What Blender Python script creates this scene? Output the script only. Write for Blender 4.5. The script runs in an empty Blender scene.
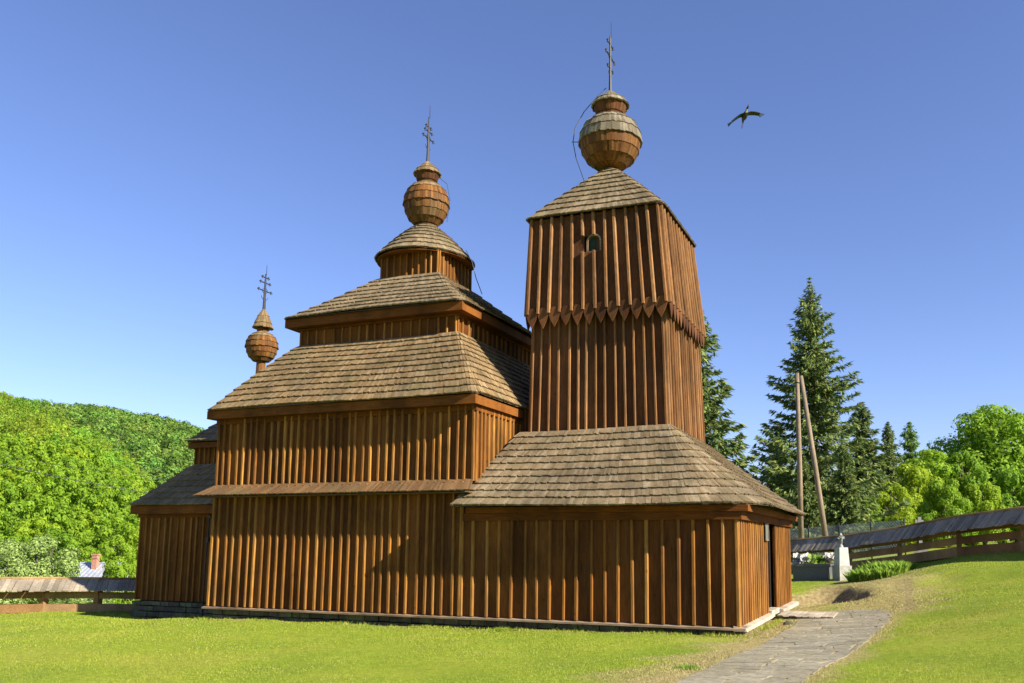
import bpy, math, random
import numpy as np
from mathutils import Vector, Matrix
R = random.Random(7)
rs = np.random.RandomState(11)
C = bpy.context.scene.collection
V = Vector

# ------------------------------------------------------------------ camera geometry (solved from the photograph)
F, CX, CY, PITCH, YAW, ROLL = 844.3, 577.5, 430.9, .132, .368, .005
CAM = V((3.374, -18.449, 1.756))
_fh = V((-math.sin(YAW), math.cos(YAW), 0)); _r = V((math.cos(YAW), math.sin(YAW), 0))
_f = _fh*math.cos(PITCH) + V((0, 0, math.sin(PITCH))); _u = -_fh*math.sin(PITCH) + V((0, 0, math.cos(PITCH)))
def ray(px, py):
    a, b = px-CX, py-CY
    c, s = math.cos(ROLL), math.sin(ROLL)
    a, b = a*c+b*s, -a*s+b*c
    return _f + _r*(a/F) - _u*(b/F)
def at(px, py, depth): return CAM + ray(px, py)*depth
def horizon_dir(px, depth):
    p = at(px, 543, depth); return p.x, p.y

# ------------------------------------------------------------------ scene-tree helpers
def tag(o, label=None, cat=None, group=None, kind=None):
    if label: o['label'] = label
    if cat: o['category'] = cat
    if group: o['group'] = group
    if kind: o['kind'] = kind
    return o
def empty(name, loc=(0, 0, 0), rz=0):
    o = bpy.data.objects.new(name, None); C.objects.link(o)
    o.location = loc; o.rotation_euler.z = rz; o.empty_display_size = .3
    return o
def link(name, me, mat, parent=None, absolute=True):
    o = bpy.data.objects.new(name, me); C.objects.link(o)
    if mat and not me.materials: me.materials.append(mat)
    if parent:
        o.parent = parent
        if absolute:
            off = V((0, 0, 0)); q = parent
            while q: off -= V(q.location); q = q.parent
            o.location = off
    return o
def copy_tree(o, parent=None):
    c = o.copy(); C.objects.link(c)
    if parent: c.parent = parent
    for ch in list(o.children): copy_tree(ch, c)
    return c

class MB:
    def __init__(s): s.v = []; s.f = []; s.m = []; s.cur = 0
    def face(s, pts):
        n = len(s.v); s.v += [tuple(p) for p in pts]; s.f.append(tuple(range(n, n+len(pts)))); s.m.append(s.cur)
    def hexa(s, a, b):           # a: 4 bottom pts, b: 4 top pts in matching order
        n = len(s.v); s.v += [tuple(p) for p in a] + [tuple(p) for p in b]
        for q in ((3, 2, 1, 0), (4, 5, 6, 7), (0, 1, 5, 4), (1, 2, 6, 5), (2, 3, 7, 6), (3, 0, 4, 7)):
            s.f.append(tuple(n+i for i in q)); s.m.append(s.cur)
    def box(s, p, q):
        x0, y0, z0 = p; x1, y1, z1 = q
        s.hexa([(x0, y0, z0), (x1, y0, z0), (x1, y1, z0), (x0, y1, z0)], [(x0, y0, z1), (x1, y0, z1), (x1, y1, z1), (x0, y1, z1)])
    def bar(s, a, b, w, h, up=(0, 0, 1)):       # rectangular bar from a to b
        a, b = V(a), V(b); d = (b-a).normalized(); up = V(up)
        sd = d.cross(up)
        if sd.length < 1e-4: sd = d.cross(V((1, 0, 0)))
        sd.normalize(); u = sd.cross(d)
        k = [(-w/2, -h/2), (w/2, -h/2), (w/2, h/2), (-w/2, h/2)]
        s.hexa([a+sd*i+u*j for i, j in k], [b+sd*i+u*j for i, j in k])
    def prism(s, poly, ext):     # polygon (3D points), extruded by vector
        e = V(ext); n = len(poly); b = len(s.v)
        s.v += [tuple(p) for p in poly] + [tuple(V(p)+e) for p in poly]
        s.f.append(tuple(range(b+n-1, b-1, -1))); s.f.append(tuple(range(b+n, b+2*n))); s.m += [s.cur]*2
        for i in range(n):
            j = (i+1) % n; s.f.append((b+i, b+j, b+n+j, b+n+i)); s.m.append(s.cur)
    def tube(s, pts, rad, n=8, cap=True):
        pts = [V(p) for p in pts]; rad = rad if isinstance(rad, (list, tuple)) else [rad]*len(pts)
        b = len(s.v); pr = None
        for i, p in enumerate(pts):
            d = (pts[min(i+1, len(pts)-1)]-pts[max(i-1, 0)]).normalized()
            if pr is None: pr = d.orthogonal().normalized()
            pr = (pr - d*pr.dot(d))
            pr = pr.normalized() if pr.length > 1e-5 else d.orthogonal().normalized()
            q = d.cross(pr)
            for k in range(n):
                a = 2*math.pi*k/n; s.v.append(tuple(p+(pr*math.cos(a)+q*math.sin(a))*rad[i]))
        for i in range(len(pts)-1):
            for k in range(n):
                k2 = (k+1) % n; s.f.append((b+i*n+k, b+i*n+k2, b+(i+1)*n+k2, b+(i+1)*n+k)); s.m.append(s.cur)
        if cap:
            s.f.append(tuple(b+k for k in range(n-1, -1, -1))); s.f.append(tuple(b+(len(pts)-1)*n+k for k in range(n))); s.m += [s.cur]*2
    def lathe(s, prof, n, c=(0, 0, 0), ph=0, cap=True):   # prof: (r, z)
        b = len(s.v)
        for r, z in prof:
            for k in range(n):
                a = 2*math.pi*k/n+ph; s.v.append((c[0]+r*math.cos(a), c[1]+r*math.sin(a), c[2]+z))
        for i in range(len(prof)-1):
            for k in range(n):
                k2 = (k+1) % n; s.f.append((b+i*n+k, b+i*n+k2, b+(i+1)*n+k2, b+(i+1)*n+k)); s.m.append(s.cur)
        if cap:
            s.f.append(tuple(b+k for k in range(n-1, -1, -1))); s.f.append(tuple(b+(len(prof)-1)*n+k for k in range(n))); s.m += [s.cur]*2
    def mesh(s, name, mats=None, smooth=False):
        me = bpy.data.meshes.new(name); me.from_pydata(s.v, [], s.f)
        if mats:
            for m in mats: me.materials.append(m)
            me.polygons.foreach_set('material_index', s.m)
        if smooth: me.polygons.foreach_set('use_smooth', [True]*len(s.f))
        me.update(); return me
    def build(s, name, mat, parent=None, smooth=False, absolute=True):
        mats = mat if isinstance(mat, (list, tuple)) else [mat]
        return link(name, s.mesh(name, mats, smooth), None, parent, absolute)

def np_mesh(name, verts, faces, mat, k):
    """verts (N,3), faces (M,k) numpy -> mesh"""
    me = bpy.data.meshes.new(name)
    me.vertices.add(len(verts)); me.vertices.foreach_set('co', np.asarray(verts, np.float32).ravel())
    me.loops.add(faces.size); me.loops.foreach_set('vertex_index', faces.astype(np.int32).ravel())
    me.polygons.add(len(faces)); me.polygons.foreach_set('loop_start', np.arange(0, faces.size, k, dtype=np.int32))
    me.update(calc_edges=True)
    if mat: me.materials.append(mat)
    return me

# ------------------------------------------------------------------ materials
def new_mat(name):
    m = bpy.data.materials.new(name); m.use_nodes = True; nt = m.node_tree
    return m, nt, nt.nodes['Principled BSDF']
def N(nt, t, **kw):
    n = nt.nodes.new(t)
    for k, v in kw.items():
        if k.startswith('i_'): n.inputs[k[2:].replace('_', ' ')].default_value = v
        else: setattr(n, k, v)
    return n
def ramp(nt, stops):
    n = nt.nodes.new('ShaderNodeValToRGB'); e = n.color_ramp.elements
    while len(e) < len(stops): e.new(.5)
    for x, (p, c) in zip(e, stops): x.position = p; x.color = (*c, 1)
    return n
def mixc(nt, a, b, fac, mode='MIX'):
    n = nt.nodes.new('ShaderNodeMix'); n.data_type = 'RGBA'; n.blend_type = mode
    for sock, v in ((n.inputs['Factor'], fac), (n.inputs[6], a), (n.inputs[7], b)):
        if isinstance(v, (int, float)): sock.default_value = v
        elif isinstance(v, tuple): sock.default_value = (*v, 1)
        else: nt.links.new(v, sock)
    return n.outputs[2]
def texmap(nt, scale, coord='Object'):
    tc = N(nt, 'ShaderNodeTexCoord'); mp = N(nt, 'ShaderNodeMapping'); mp.inputs['Scale'].default_value = scale
    nt.links.new(tc.outputs[coord], mp.inputs['Vector']); return mp.outputs[0]
def noise(nt, scale_vec, scale, detail=5, rough=.6, coord='Object'):
    n = N(nt, 'ShaderNodeTexNoise'); n.inputs['Scale'].default_value = scale; n.inputs['Detail'].default_value = detail
    n.inputs['Roughness'].default_value = rough
    nt.links.new(texmap(nt, scale_vec, coord), n.inputs['Vector']); return n.outputs['Fac']
def bump(nt, b, h, strength, dist):
    n = N(nt, 'ShaderNodeBump'); n.inputs['Strength'].default_value = strength; n.inputs['Distance'].default_value = dist
    nt.links.new(h, n.inputs['Height']); nt.links.new(n.outputs[0], b.inputs['Normal'])
def island(nt): return N(nt, 'ShaderNodeNewGeometry').outputs['Random Per Island']

def wood_mat(name, stops, axis='z', rough=.82, grain=.5, stain=.45, spec=.15):
    m, nt, b = new_mat(name)
    rp = ramp(nt, stops); nt.links.new(island(nt), rp.inputs[0])
    sv = {'z': (14, 14, .9), 'x': (.9, 14, 14), 'n': (6, 6, 6)}[axis]
    g = noise(nt, sv, 3.2, 6, .65)
    g2 = ramp(nt, [(.28, (1-grain,)*3), (.62, (1.12, 1.1, 1.06))]); nt.links.new(g, g2.inputs[0])
    c = mixc(nt, rp.outputs[0], g2.outputs[0], 1.0, 'MULTIPLY')
    st = noise(nt, (1, 1, .55), .9, 4, .6)
    s2 = ramp(nt, [(.35, (1-stain, 1-stain, 1-stain)), (.6, (1.05, 1.03, 1.0))]); nt.links.new(st, s2.inputs[0])
    c = mixc(nt, c, s2.outputs[0], 1.0, 'MULTIPLY')
    if axis == 'z':      # silvered, rain-washed streaks and small dark knots
        wz = noise(nt, (5, 5, .22), 1.6, 5, .7); wr = ramp(nt, [(.52, (0,)*3), (.72, (.40,)*3)]); nt.links.new(wz, wr.inputs[0])
        c = mixc(nt, c, (.17, .090, .042), wr.outputs[0])
        kn = N(nt, 'ShaderNodeTexVoronoi'); kn.inputs['Scale'].default_value = 2.6; nt.links.new(texmap(nt, (1, 1, .6)), kn.inputs['Vector'])
        kr = ramp(nt, [(.03, (.35,)*3), (.075, (1,)*3)]); nt.links.new(kn.outputs['Distance'], kr.inputs[0]); c = mixc(nt, c, kr.outputs[0], .8, 'MULTIPLY')
    if axis == 'n' and 'shingle' in name:      # lichen and damp patches
        mo = noise(nt, (1, 1, 1), 1.3, 6, .7); mr = ramp(nt, [(.50, (0,)*3), (.68, (.45,)*3)]); nt.links.new(mo, mr.inputs[0])
        c = mixc(nt, c, (.105, .10, .045), mr.outputs[0])
        mo2 = noise(nt, (1, 1, 1), 2.7, 5, .7); mr2 = ramp(nt, [(.52, (0,)*3), (.66, (.4,)*3)]); nt.links.new(mo2, mr2.inputs[0])
        c = mixc(nt, c, (.085, .055, .03), mr2.outputs[0])
    nt.links.new(c, b.inputs['Base Color']); b.inputs['Roughness'].default_value = rough
    b.inputs['Specular IOR Level'].default_value = spec
    bump(nt, b, g, .5, .008)
    return m
M = {}
M['wall'] = wood_mat('tarred_boards', [(0, (0.1056, 0.035, 0.0061)), (0.5, (0.1478, 0.053, 0.0095)), (1, (0.2005, 0.0756, 0.0142))])
M['tower'] = wood_mat('tower_boards', [(0, (0.0824, 0.0312, 0.0104)), (0.5, (0.1182, 0.0463, 0.0152)), (1, (0.1583, 0.0662, 0.0237))])
M['batten'] = wood_mat('batten_wood', [(0, (0.2003, 0.0811, 0.0153)), (0.5, (0.2737, 0.1202, 0.0239)), (1, (0.3606, 0.1766, 0.0399))])
M['tower_batten'] = wood_mat('tower_battens', [(0, (0.1737, 0.0784, 0.0281)), (0.5, (0.2403, 0.1163, 0.0425)), (1, (0.3272, 0.17, 0.0693))])
M['beam'] = wood_mat('beam_boards', [(0, (0.1196, 0.038, 0.0059)), (0.5, (0.1686, 0.0571, 0.0088)), (1, (0.2066, 0.075, 0.0137))], 'x')
M['sill'] = wood_mat('weathered_sill', [(0, (0.2175, 0.145, 0.087)), (0.5, (0.2755, 0.1885, 0.1189)), (1, (0.3335, 0.2465, 0.1595))], 'x')
M['pale'] = wood_mat('silvered_beam', [(0, (0.435, 0.3625, 0.2755)), (1, (0.551, 0.4785, 0.377))], 'x')
M['shingle'] = wood_mat('weathered_shingles', [(0, (0.1581, 0.1146, 0.0628)), (0.3, (0.1963, 0.1465, 0.0838)), (0.75, (0.2346, 0.1784, 0.1066)), (1, (0.2778, 0.2206, 0.1428))], 'n', .9, .35, .35, .15)
M['shingle_warm'] = wood_mat('warm_shingles', [(0, (0.1677, 0.1089, 0.0495)), (0.3, (0.206, 0.1389, 0.0657)), (0.75, (0.2443, 0.169, 0.0857)), (1, (0.2969, 0.2159, 0.1238))], 'n', .9, .35, .35, .15)
M['shingle_grey'] = wood_mat('silver_shingles', [(0, (0.12, 0.1, 0.06)), (0.5, (0.18, 0.15, 0.1)), (1, (0.26, 0.225, 0.165))], 'n', .85, .35, .35, .2)
M['shingle_orange'] = wood_mat('brown_shingles', [(0, (0.1, 0.0371, 0.0072)), (0.5, (0.1501, 0.0598, 0.0124)), (1, (0.2202, 0.0979, 0.0227))], 'n', .75, .4, .3, .2)
M['shingle_tan'] = wood_mat('tan_shingles', [(0, (0.13, 0.068, 0.026)), (0.5, (0.165, 0.09, 0.036)), (1, (0.21, 0.122, 0.054))], 'n', .8, .35, .3, .2)
M['fence_roof'] = wood_mat('grey_fence_boards', [(0, (0.2169, 0.1857, 0.1378)), (0.5, (0.2935, 0.2475, 0.1894)), (1, (0.3828, 0.328, 0.2526))], 'n', .9, .4, .35, .15)
M['fence_log'] = wood_mat('fence_logs', [(0, (0.203, 0.1087, 0.0435)), (0.5, (0.3045, 0.174, 0.0754)), (1, (0.3915, 0.2537, 0.1232))], 'x')
M['pole'] = wood_mat('pole_wood', [(0, (0.2175, 0.1668, 0.116)), (1, (0.29, 0.2248, 0.1595))])

def plain(name, col, rough=.7, metal=0, var=.25, sc=6, bmp=.0):
    m, nt, b = new_mat(name)
    n = noise(nt, (1, 1, 1), sc, 5, .6)
    rp = ramp(nt, [(.3, tuple(c*(1-var) for c in col)), (.7, tuple(min(1, c*(1+var)) for c in col))]); nt.links.new(n, rp.inputs[0])
    nt.links.new(rp.outputs[0], b.inputs['Base Color']); b.inputs['Roughness'].default_value = rough; b.inputs['Metallic'].default_value = metal
    if bmp: bump(nt, b, n, .6, bmp)
    return m
M['iron'] = plain('wrought_iron', (.03, .028, .028), .6, .3)
M['tin'] = plain('grey_tin', (.45, .47, .50), .45, .5)
M['cable'] = plain('black_cable', (.03, .03, .03), .6)
M['conc'] = plain('pale_stone', (.30, .29, .25), .85, 0, .35, 4, .02)
M['marble'] = plain('white_marble', (.38, .37, .33), .7, 0, .25, 4)
M['granite'] = plain('dark_granite', (.11, .11, .12), .4, 0, .3, 30)
M['glass'] = plain('green_netting', (.012, .03, .018), .9)
M['dark'] = plain('interior_shade', (.03, .02, .012), .9)  # near-black colour paints in the shade on porch room and door leaf
M['plaque'] = plain('plaque_grey', (.10, .125, .10), .6)
M['plaster'] = plain('house_plaster', (.62, .60, .55), .8, 0, .1)
M['bird_dark'] = plain('bird_black', (.02, .022, .025), .6)
M['bird_white'] = plain('bird_white', (.7, .68, .62), .7)
M['bird_red'] = plain('bird_red', (.35, .05, .03), .6)

def stone_mat(name, stops, moss=0.):
    m, nt, b = new_mat(name)
    rp = ramp(nt, stops); nt.links.new(island(nt), rp.inputs[0])
    n = noise(nt, (1, 1, 1), 7, 8, .75)
    g = ramp(nt, [(.3, (.5,)*3), (.68, (1.15,)*3)]); nt.links.new(n, g.inputs[0])
    c = mixc(nt, rp.outputs[0], g.outputs[0], 1., 'MULTIPLY')
    if moss:
        mn = noise(nt, (1, 1, 1), 2.1, 4, .6); mr = ramp(nt, [(.5, (0,)*3), (.62, (moss,)*3)]); nt.links.new(mn, mr.inputs[0])
        c = mixc(nt, c, (.14, .17, .045), mr.outputs[0])
    nt.links.new(c, b.inputs['Base Color']); b.inputs['Roughness'].default_value = .85
    bump(nt, b, n, .9, .045)
    return m
M['path'] = stone_mat('slate_flags', [(0, (0.2706, 0.2337, 0.1435)), (0.5, (0.3157, 0.2747, 0.1722)), (1, (0.3608, 0.3198, 0.2132))])
M['found'] = stone_mat('mossy_stone', [(0, (.06, .05, .03)), (.5, (.09, .076, .047)), (1, (.13, .112, .072))], .6)
M['brick'] = stone_mat('chimney_brick', [(0, (.40, .17, .11)), (1, (.50, .24, .16))])

def leaf_mat(name, stops, trans=.35, tint=.0, species=False, patch=False):
    m, nt, b = new_mat(name)
    rp = ramp(nt, stops); nt.links.new(island(nt), rp.inputs[0])
    c = rp.outputs[0]
    if tint:
        oi = N(nt, 'ShaderNodeObjectInfo'); hr = ramp(nt, [(0, (.72, .85, .8)), (.3, (.95, .98, .8)), (.6, (1.0, 1.08, .9)), (1, (1.28, 1.12, .75))])
        nt.links.new(oi.outputs['Random'], hr.inputs[0]); c = mixc(nt, c, hr.outputs[0], tint, 'MULTIPLY')
    if patch:      # clover, moss and yellowed patches across the turf
        pn = noise(nt, (1, 1, 1), .55, 5, .65); pr = ramp(nt, [(.30, (.80, .88, .85)), (.46, (1.04, 1, .95)), (.58, (1.14, 1.03, 1.1)), (.74, (1.34, 1.08, 1.35))]); nt.links.new(pn, pr.inputs[0]); c = mixc(nt, c, pr.outputs[0], 1., 'MULTIPLY')
    if species: c = mixc(nt, c, N(nt, 'ShaderNodeVertexColor', layer_name='tint').outputs[0], 1., 'MULTIPLY')
    b.inputs['Roughness'].default_value = .6; b.inputs['Specular IOR Level'].default_value = .2
    nt.links.new(c, b.inputs['Base Color'])
    tr = N(nt, 'ShaderNodeBsdfTranslucent'); nt.links.new(c, tr.inputs['Color'])
    mx = N(nt, 'ShaderNodeMixShader'); mx.inputs[0].default_value = trans
    nt.links.new(b.outputs[0], mx.inputs[1]); nt.links.new(tr.outputs[0], mx.inputs[2])
    nt.links.new(mx.outputs[0], nt.nodes['Material Output'].inputs['Surface'])
    return m
M['spruce'] = leaf_mat('spruce_needles', [(0, (0.063, 0.1033, 0.0428)), (0.5, (0.1512, 0.208, 0.058)), (1, (0.2898, 0.3276, 0.0756))], .3)
M['larch'] = leaf_mat('larch_needles', [(0, (0.1134, 0.2016, 0.0442)), (0.5, (0.189, 0.3024, 0.0568)), (1, (0.2646, 0.378, 0.0756))], .4)
M['leaf'] = leaf_mat('spring_leaves', [(0, (0.1793, 0.2883, 0.0205)), (0.5, (0.2434, 0.3778, 0.0282)), (1, (0.3138, 0.4419, 0.041))], .5, .9)
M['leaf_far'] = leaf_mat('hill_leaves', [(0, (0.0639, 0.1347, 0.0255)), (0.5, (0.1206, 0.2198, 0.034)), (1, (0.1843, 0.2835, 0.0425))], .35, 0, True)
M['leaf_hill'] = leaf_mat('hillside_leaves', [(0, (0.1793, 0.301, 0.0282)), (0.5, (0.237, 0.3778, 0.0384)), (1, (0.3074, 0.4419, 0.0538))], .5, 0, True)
M['leaf_pale'] = leaf_mat('willow_leaves', [(0, (0.1306, 0.1999, 0.0462)), (0.5, (0.2395, 0.3332, 0.0833)), (1, (0.3702, 0.4664, 0.1388))], .35)
M['bark'] = plain('bark', (.12, .09, .065), .9, 0, .35, 8, .02)
M['grassblade'] = leaf_mat('grass_blades', [(0, (0.2138, 0.2916, 0.0243)), (0.35, (0.2722, 0.3548, 0.033)), (0.7, (0.3208, 0.3888, 0.0437)), (1, (0.3985, 0.4082, 0.0826))], .35, 0, False, True)
M['tallgrass'] = leaf_mat('tall_grass', [(0, (.14, .26, .025)), (.5, (.24, .38, .04)), (1, (.36, .46, .08))], .5)
M['drygrass'] = leaf_mat('dry_grass', [(0, (0.27, 0.216, 0.09)), (0.5, (0.378, 0.306, 0.135)), (1, (0.495, 0.414, 0.198))], .3)

def ground_mat():
    m, nt, b = new_mat('lawn')
    n1 = noise(nt, (1, 1, 1), .35, 4, .6); n2 = noise(nt, (1, 1, 1), 9, 6, .7); n3 = noise(nt, (1, 1, 1), 60, 4, .7)
    r1 = ramp(nt, [(.3, (.17, .25, .022)), (.55, (.25, .31, .03)), (.75, (.34, .33, .055))]); nt.links.new(n1, r1.inputs[0])
    r2 = ramp(nt, [(.3, (.6, .65, .55)), (.65, (1.15, 1.1, 1.1))]); nt.links.new(n2, r2.inputs[0])
    r3 = ramp(nt, [(.3, (.65, .7, .6)), (.7, (1.2, 1.15, 1.2))]); nt.links.new(n3, r3.inputs[0])
    c = mixc(nt, r1.outputs[0], r2.outputs[0], 1., 'MULTIPLY'); c = mixc(nt, c, r3.outputs[0], 1., 'MULTIPLY')
    at_ = N(nt, 'ShaderNodeVertexColor', layer_name='cover'); sp = N(nt, 'ShaderNodeSeparateColor'); nt.links.new(at_.outputs[0], sp.inputs[0])
    d = ramp(nt, [(.35, (.26, .19, .075)), (.65, (.42, .34, .15))]); nt.links.new(n2, d.inputs[0])
    c = mixc(nt, c, d.outputs[0], sp.outputs[0])
    s = ramp(nt, [(.35, (.15, .11, .05)), (.65, (.36, .28, .13))]); nt.links.new(n2, s.inputs[0])
    c = mixc(nt, c, s.outputs[0], sp.outputs[1])
    nt.links.new(c, b.inputs['Base Color']); b.inputs['Roughness'].default_value = .95; b.inputs['Specular IOR Level'].default_value = .1
    bump(nt, b, n3, .8, .03)
    return m
M['ground'] = ground_mat()
M['hill'] = plain('hill_floor', (.07, .12, .03), .95, 0, .3, .05)

# ------------------------------------------------------------------ terrain
def gp(px, py, depth): p = at(px, py, depth); return (p.x, p.y, p.z)
CP = [(-14.6, 0, -.34), (-10, 0, -.32), (-7, -.1, -.30), (-3, 0, -.22), (0, 0, -.17), (.3, 4, -.16), (.3, 8.7, -.14), (-7, 9, 0.), (-14, 9, -.3), (-19, 1.5, -.62), (-19, 7, -.6),
      (3.4, -18.4, .08), (-6, -18, -.25), gp(512, 683, 11.0), gp(0, 683, 12.6), gp(250, 650, 15.8), gp(1023, 683, 9.5), gp(1023, 600, 16.6), gp(1023, 550, 29), gp(960, 558, 31.5), gp(900, 566, 34.5), gp(800, 572, 39),
      gp(905, 578, 32), gp(855, 612, 22.5), gp(880, 625, 18.0), gp(830, 655, 13.6), gp(900, 655, 13.0), gp(950, 620, 17.2), gp(730, 683, 10.9), gp(70, 613.5, 25.9), gp(0, 614.5, 25.6), gp(-150, 614.5, 25), gp(130, 613, 27),
      gp(1200, 545, 26), gp(1200, 600, 15), gp(1300, 683, 8.5),
      (12, 30, 1.5), (-5, 30, .3), (-20, 25, -.9), (9, 60, 1.7), (30, 40, 2.6), (-20, 60, -.5), (40, 0, 3.5), (25, -20, 1.6), (-30, -20, -1.0), (0, -40, -.2), (-40, 15, -3.5), (-60, 40, -6.5), (-45, -20, -2.5)]
CP = np.array(CP)
def _k(r): return np.where(r > 1e-9, r*r*np.log(r+1e-12), 0)
_n = len(CP); _A = np.zeros((_n+3, _n+3)); _d = np.hypot(CP[:, None, 0]-CP[None, :, 0], CP[:, None, 1]-CP[None, :, 1])
_A[:_n, :_n] = _k(_d)+np.eye(_n)*1.5; _A[:_n, _n] = 1; _A[:_n, _n+1:] = CP[:, :2]; _A[_n:, :_n] = _A[:_n, _n:].T
_w = np.linalg.solve(_A, np.concatenate([CP[:, 2], np.zeros(3)]))
def sstep(t): t = np.clip(t, 0, 1); return t*t*(3-2*t)
def bank_e(x, y): return y-(10.4+.25*np.sin(x*1.9)+.12*np.sin(x*4.3+1))
def bank(x, y):      # low cut bank behind the porch: the ground steps up towards the graves
    f = sstep((x+6)/4)*(1-sstep((x-3.6)/3.5))*(1-sstep((y-14)/9))
    return .22*sstep((bank_e(x, y)+.5)/1.5)*f
def hollow_q(x, y):  # dug-out hollow beside the north-west corner of the porch
    w = .12*np.sin(x*3.1+y*1.3)+.09*np.sin(y*4.7-x*2.2)
    return np.sqrt(((x-.95)/1.5)**2+((y-9.4)/1.75)**2)+w
def ground_np(x, y):
    x = np.asarray(x, float); y = np.asarray(y, float)
    xc = np.clip(x, -60, 40); yc = np.clip(y, -40, 60)
    r = np.hypot(xc[..., None]-CP[:, 0], yc[..., None]-CP[:, 1])
    z = _k(r)@_w[:_n]+_w[_n]+_w[_n+1]*xc+_w[_n+2]*yc
    z = z + .025*np.sin(x*.9+1)*np.sin(y*.8) + .015*np.sin(x*2.3+y*1.7)
    z = z + bank(x, y); z = z + .12*(1-sstep((np.hypot(x-1.6, y-9.8)-1.6)/1.8)) - .42*(1-sstep((hollow_q(x, y)-.55)/.5))
    # valley on the left
    far = np.clip((-(x)-30)/40, 0, 1); z = z*(1-far)+(-6.5)*far
    return z
def ground(x, y): return float(ground_np(np.array([x]), np.array([y]))[0])
def hit(px, py):      # where the ray of that pixel meets the ground
    d = ray(px, py); t = 4.
    while t < 90:
        p = CAM+d*t
        if p.z < ground(p.x, p.y): return p
        t += .05
    return CAM+d*t

L_edge = [hit(*q) for q in ((640, 705), (690, 676), (735, 655), (768, 641), (789, 629), (800, 619), (806, 612))]
R_edge = [hit(*q) for q in ((775, 705), (803, 683), (838, 661), (868, 641), (889, 622), (892, 613), (880, 609))]
def path_poly(): return [(p.x, p.y) for p in L_edge]+[(p.x, p.y) for p in reversed(R_edge)]
def in_poly(x, y, poly):
    ins = np.zeros(np.shape(x), bool); n = len(poly)
    for i in range(n):
        x0, y0 = poly[i]; x1, y1 = poly[(i+1) % n]
        c = ((y0 > y) != (y1 > y)) & (x < (x1-x0)*(y-y0)/((y1-y0) or 1e-9)+x0)
        ins ^= c
    return ins
def seg_dist(x, y, line):
    d = np.full(np.shape(x), 1e9)
    for (x0, y0), (x1, y1) in zip(line[:-1], line[1:]):
        ux, uy = x1-x0, y1-y0; t = np.clip(((x-x0)*ux+(y-y0)*uy)/(ux*ux+uy*uy), 0, 1)
        d = np.minimum(d, np.hypot(x-x0-t*ux, y-y0-t*uy))
    return d
PP = path_poly()
def wob(x, y): return .5+.25*np.sin(x*1.7+y*2.3)+.25*np.sin(x*4.1-y*3.1+2)
DRY_LINE = [hit(*q) for q in ((875, 612), (880, 598), (878, 588), (872, 580))]
DRY_LINE = [(p.x, p.y) for p in DRY_LINE]
L_line = [(p.x, p.y) for p in L_edge]; R_line = [(p.x, p.y) for p in R_edge]
TRENCH = [hit(*q) for q in ((906, 612), (909, 600), (906, 580))]; TRENCH = [(p.x, p.y) for p in TRENCH]
def dry_np(x, y):
    w = wob(x, y)
    a = np.clip(1.35-seg_dist(x, y, L_line)/(.6+.9*w), 0, 1)
    b = np.clip(1.2-seg_dist(x, y, R_line)/(.18+.3*w), 0, 1)
    c = np.clip(1.5-seg_dist(x, y, DRY_LINE)/(1.0+.9*w), 0, 1)*.85
    d_ = in_poly(x, y, PP)*1.0
    c = np.maximum(c, d_)
    return np.clip(np.maximum(np.maximum(a*.95, b*.85), c), 0, 1)
def soil_np(x, y):
    w = wob(x*1.3, y*1.3)
    a = np.clip((1.12-hollow_q(x, y))/.14+.4*(w-.5), 0, 1)
    t = np.clip(1.6-seg_dist(x, y, TRENCH)/.12, 0, 1)
    # bare drip line at the foot of the church walls
    e = np.clip(1.3-np.abs(y+.28)/(.10+.14*w), 0, 1)*((x > -14.8) & (x < .3))
    f = np.clip(1.3-np.abs(x-.35)/(.1+.2*w), 0, 1)*((y > -.3) & (y < 9))
    return np.clip(np.maximum(np.maximum(a, t*.8), np.maximum(e, f)*.8), 0, 1)

def axis(lo, hi, step, far):
    a = list(np.arange(lo, hi+step/2, step)); s = step; x = a[-1]
    while x < far: s *= 1.16; x += s; a.append(x)
    s = step; x = a[0]
    while x > -far: s *= 1.16; x -= s; a.insert(0, x)
    return np.array(a)
gx = axis(-24, 18, .2, 1500); gy = axis(-18, 34, .2, 1500)
X, Y = np.meshgrid(gx, gy); Z = ground_np(X.ravel(), Y.ravel()).reshape(X.shape)
nx, ny = len(gx), len(gy)
idx = np.arange(nx*ny).reshape(ny, nx)
fc = np.stack([idx[:-1, :-1], idx[:-1, 1:], idx[1:, 1:], idx[1:, :-1]], -1).reshape(-1, 4)
me = np_mesh('ground', np.stack([X, Y, Z], -1).reshape(-1, 3), fc, M['ground'], 4)
me.polygons.foreach_set('use_smooth', [True]*len(fc))
ca = me.color_attributes.new('cover', 'FLOAT_COLOR', 'POINT')
cc = np.zeros((nx*ny, 4), np.float32); cc[:, 0] = dry_np(X.ravel(), Y.ravel()); cc[:, 1] = soil_np(X.ravel(), Y.ravel()); cc[:, 3] = 1
ca.data.foreach_set('color', cc.ravel())
tag(link('ground', me, None), kind='structure')

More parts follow.
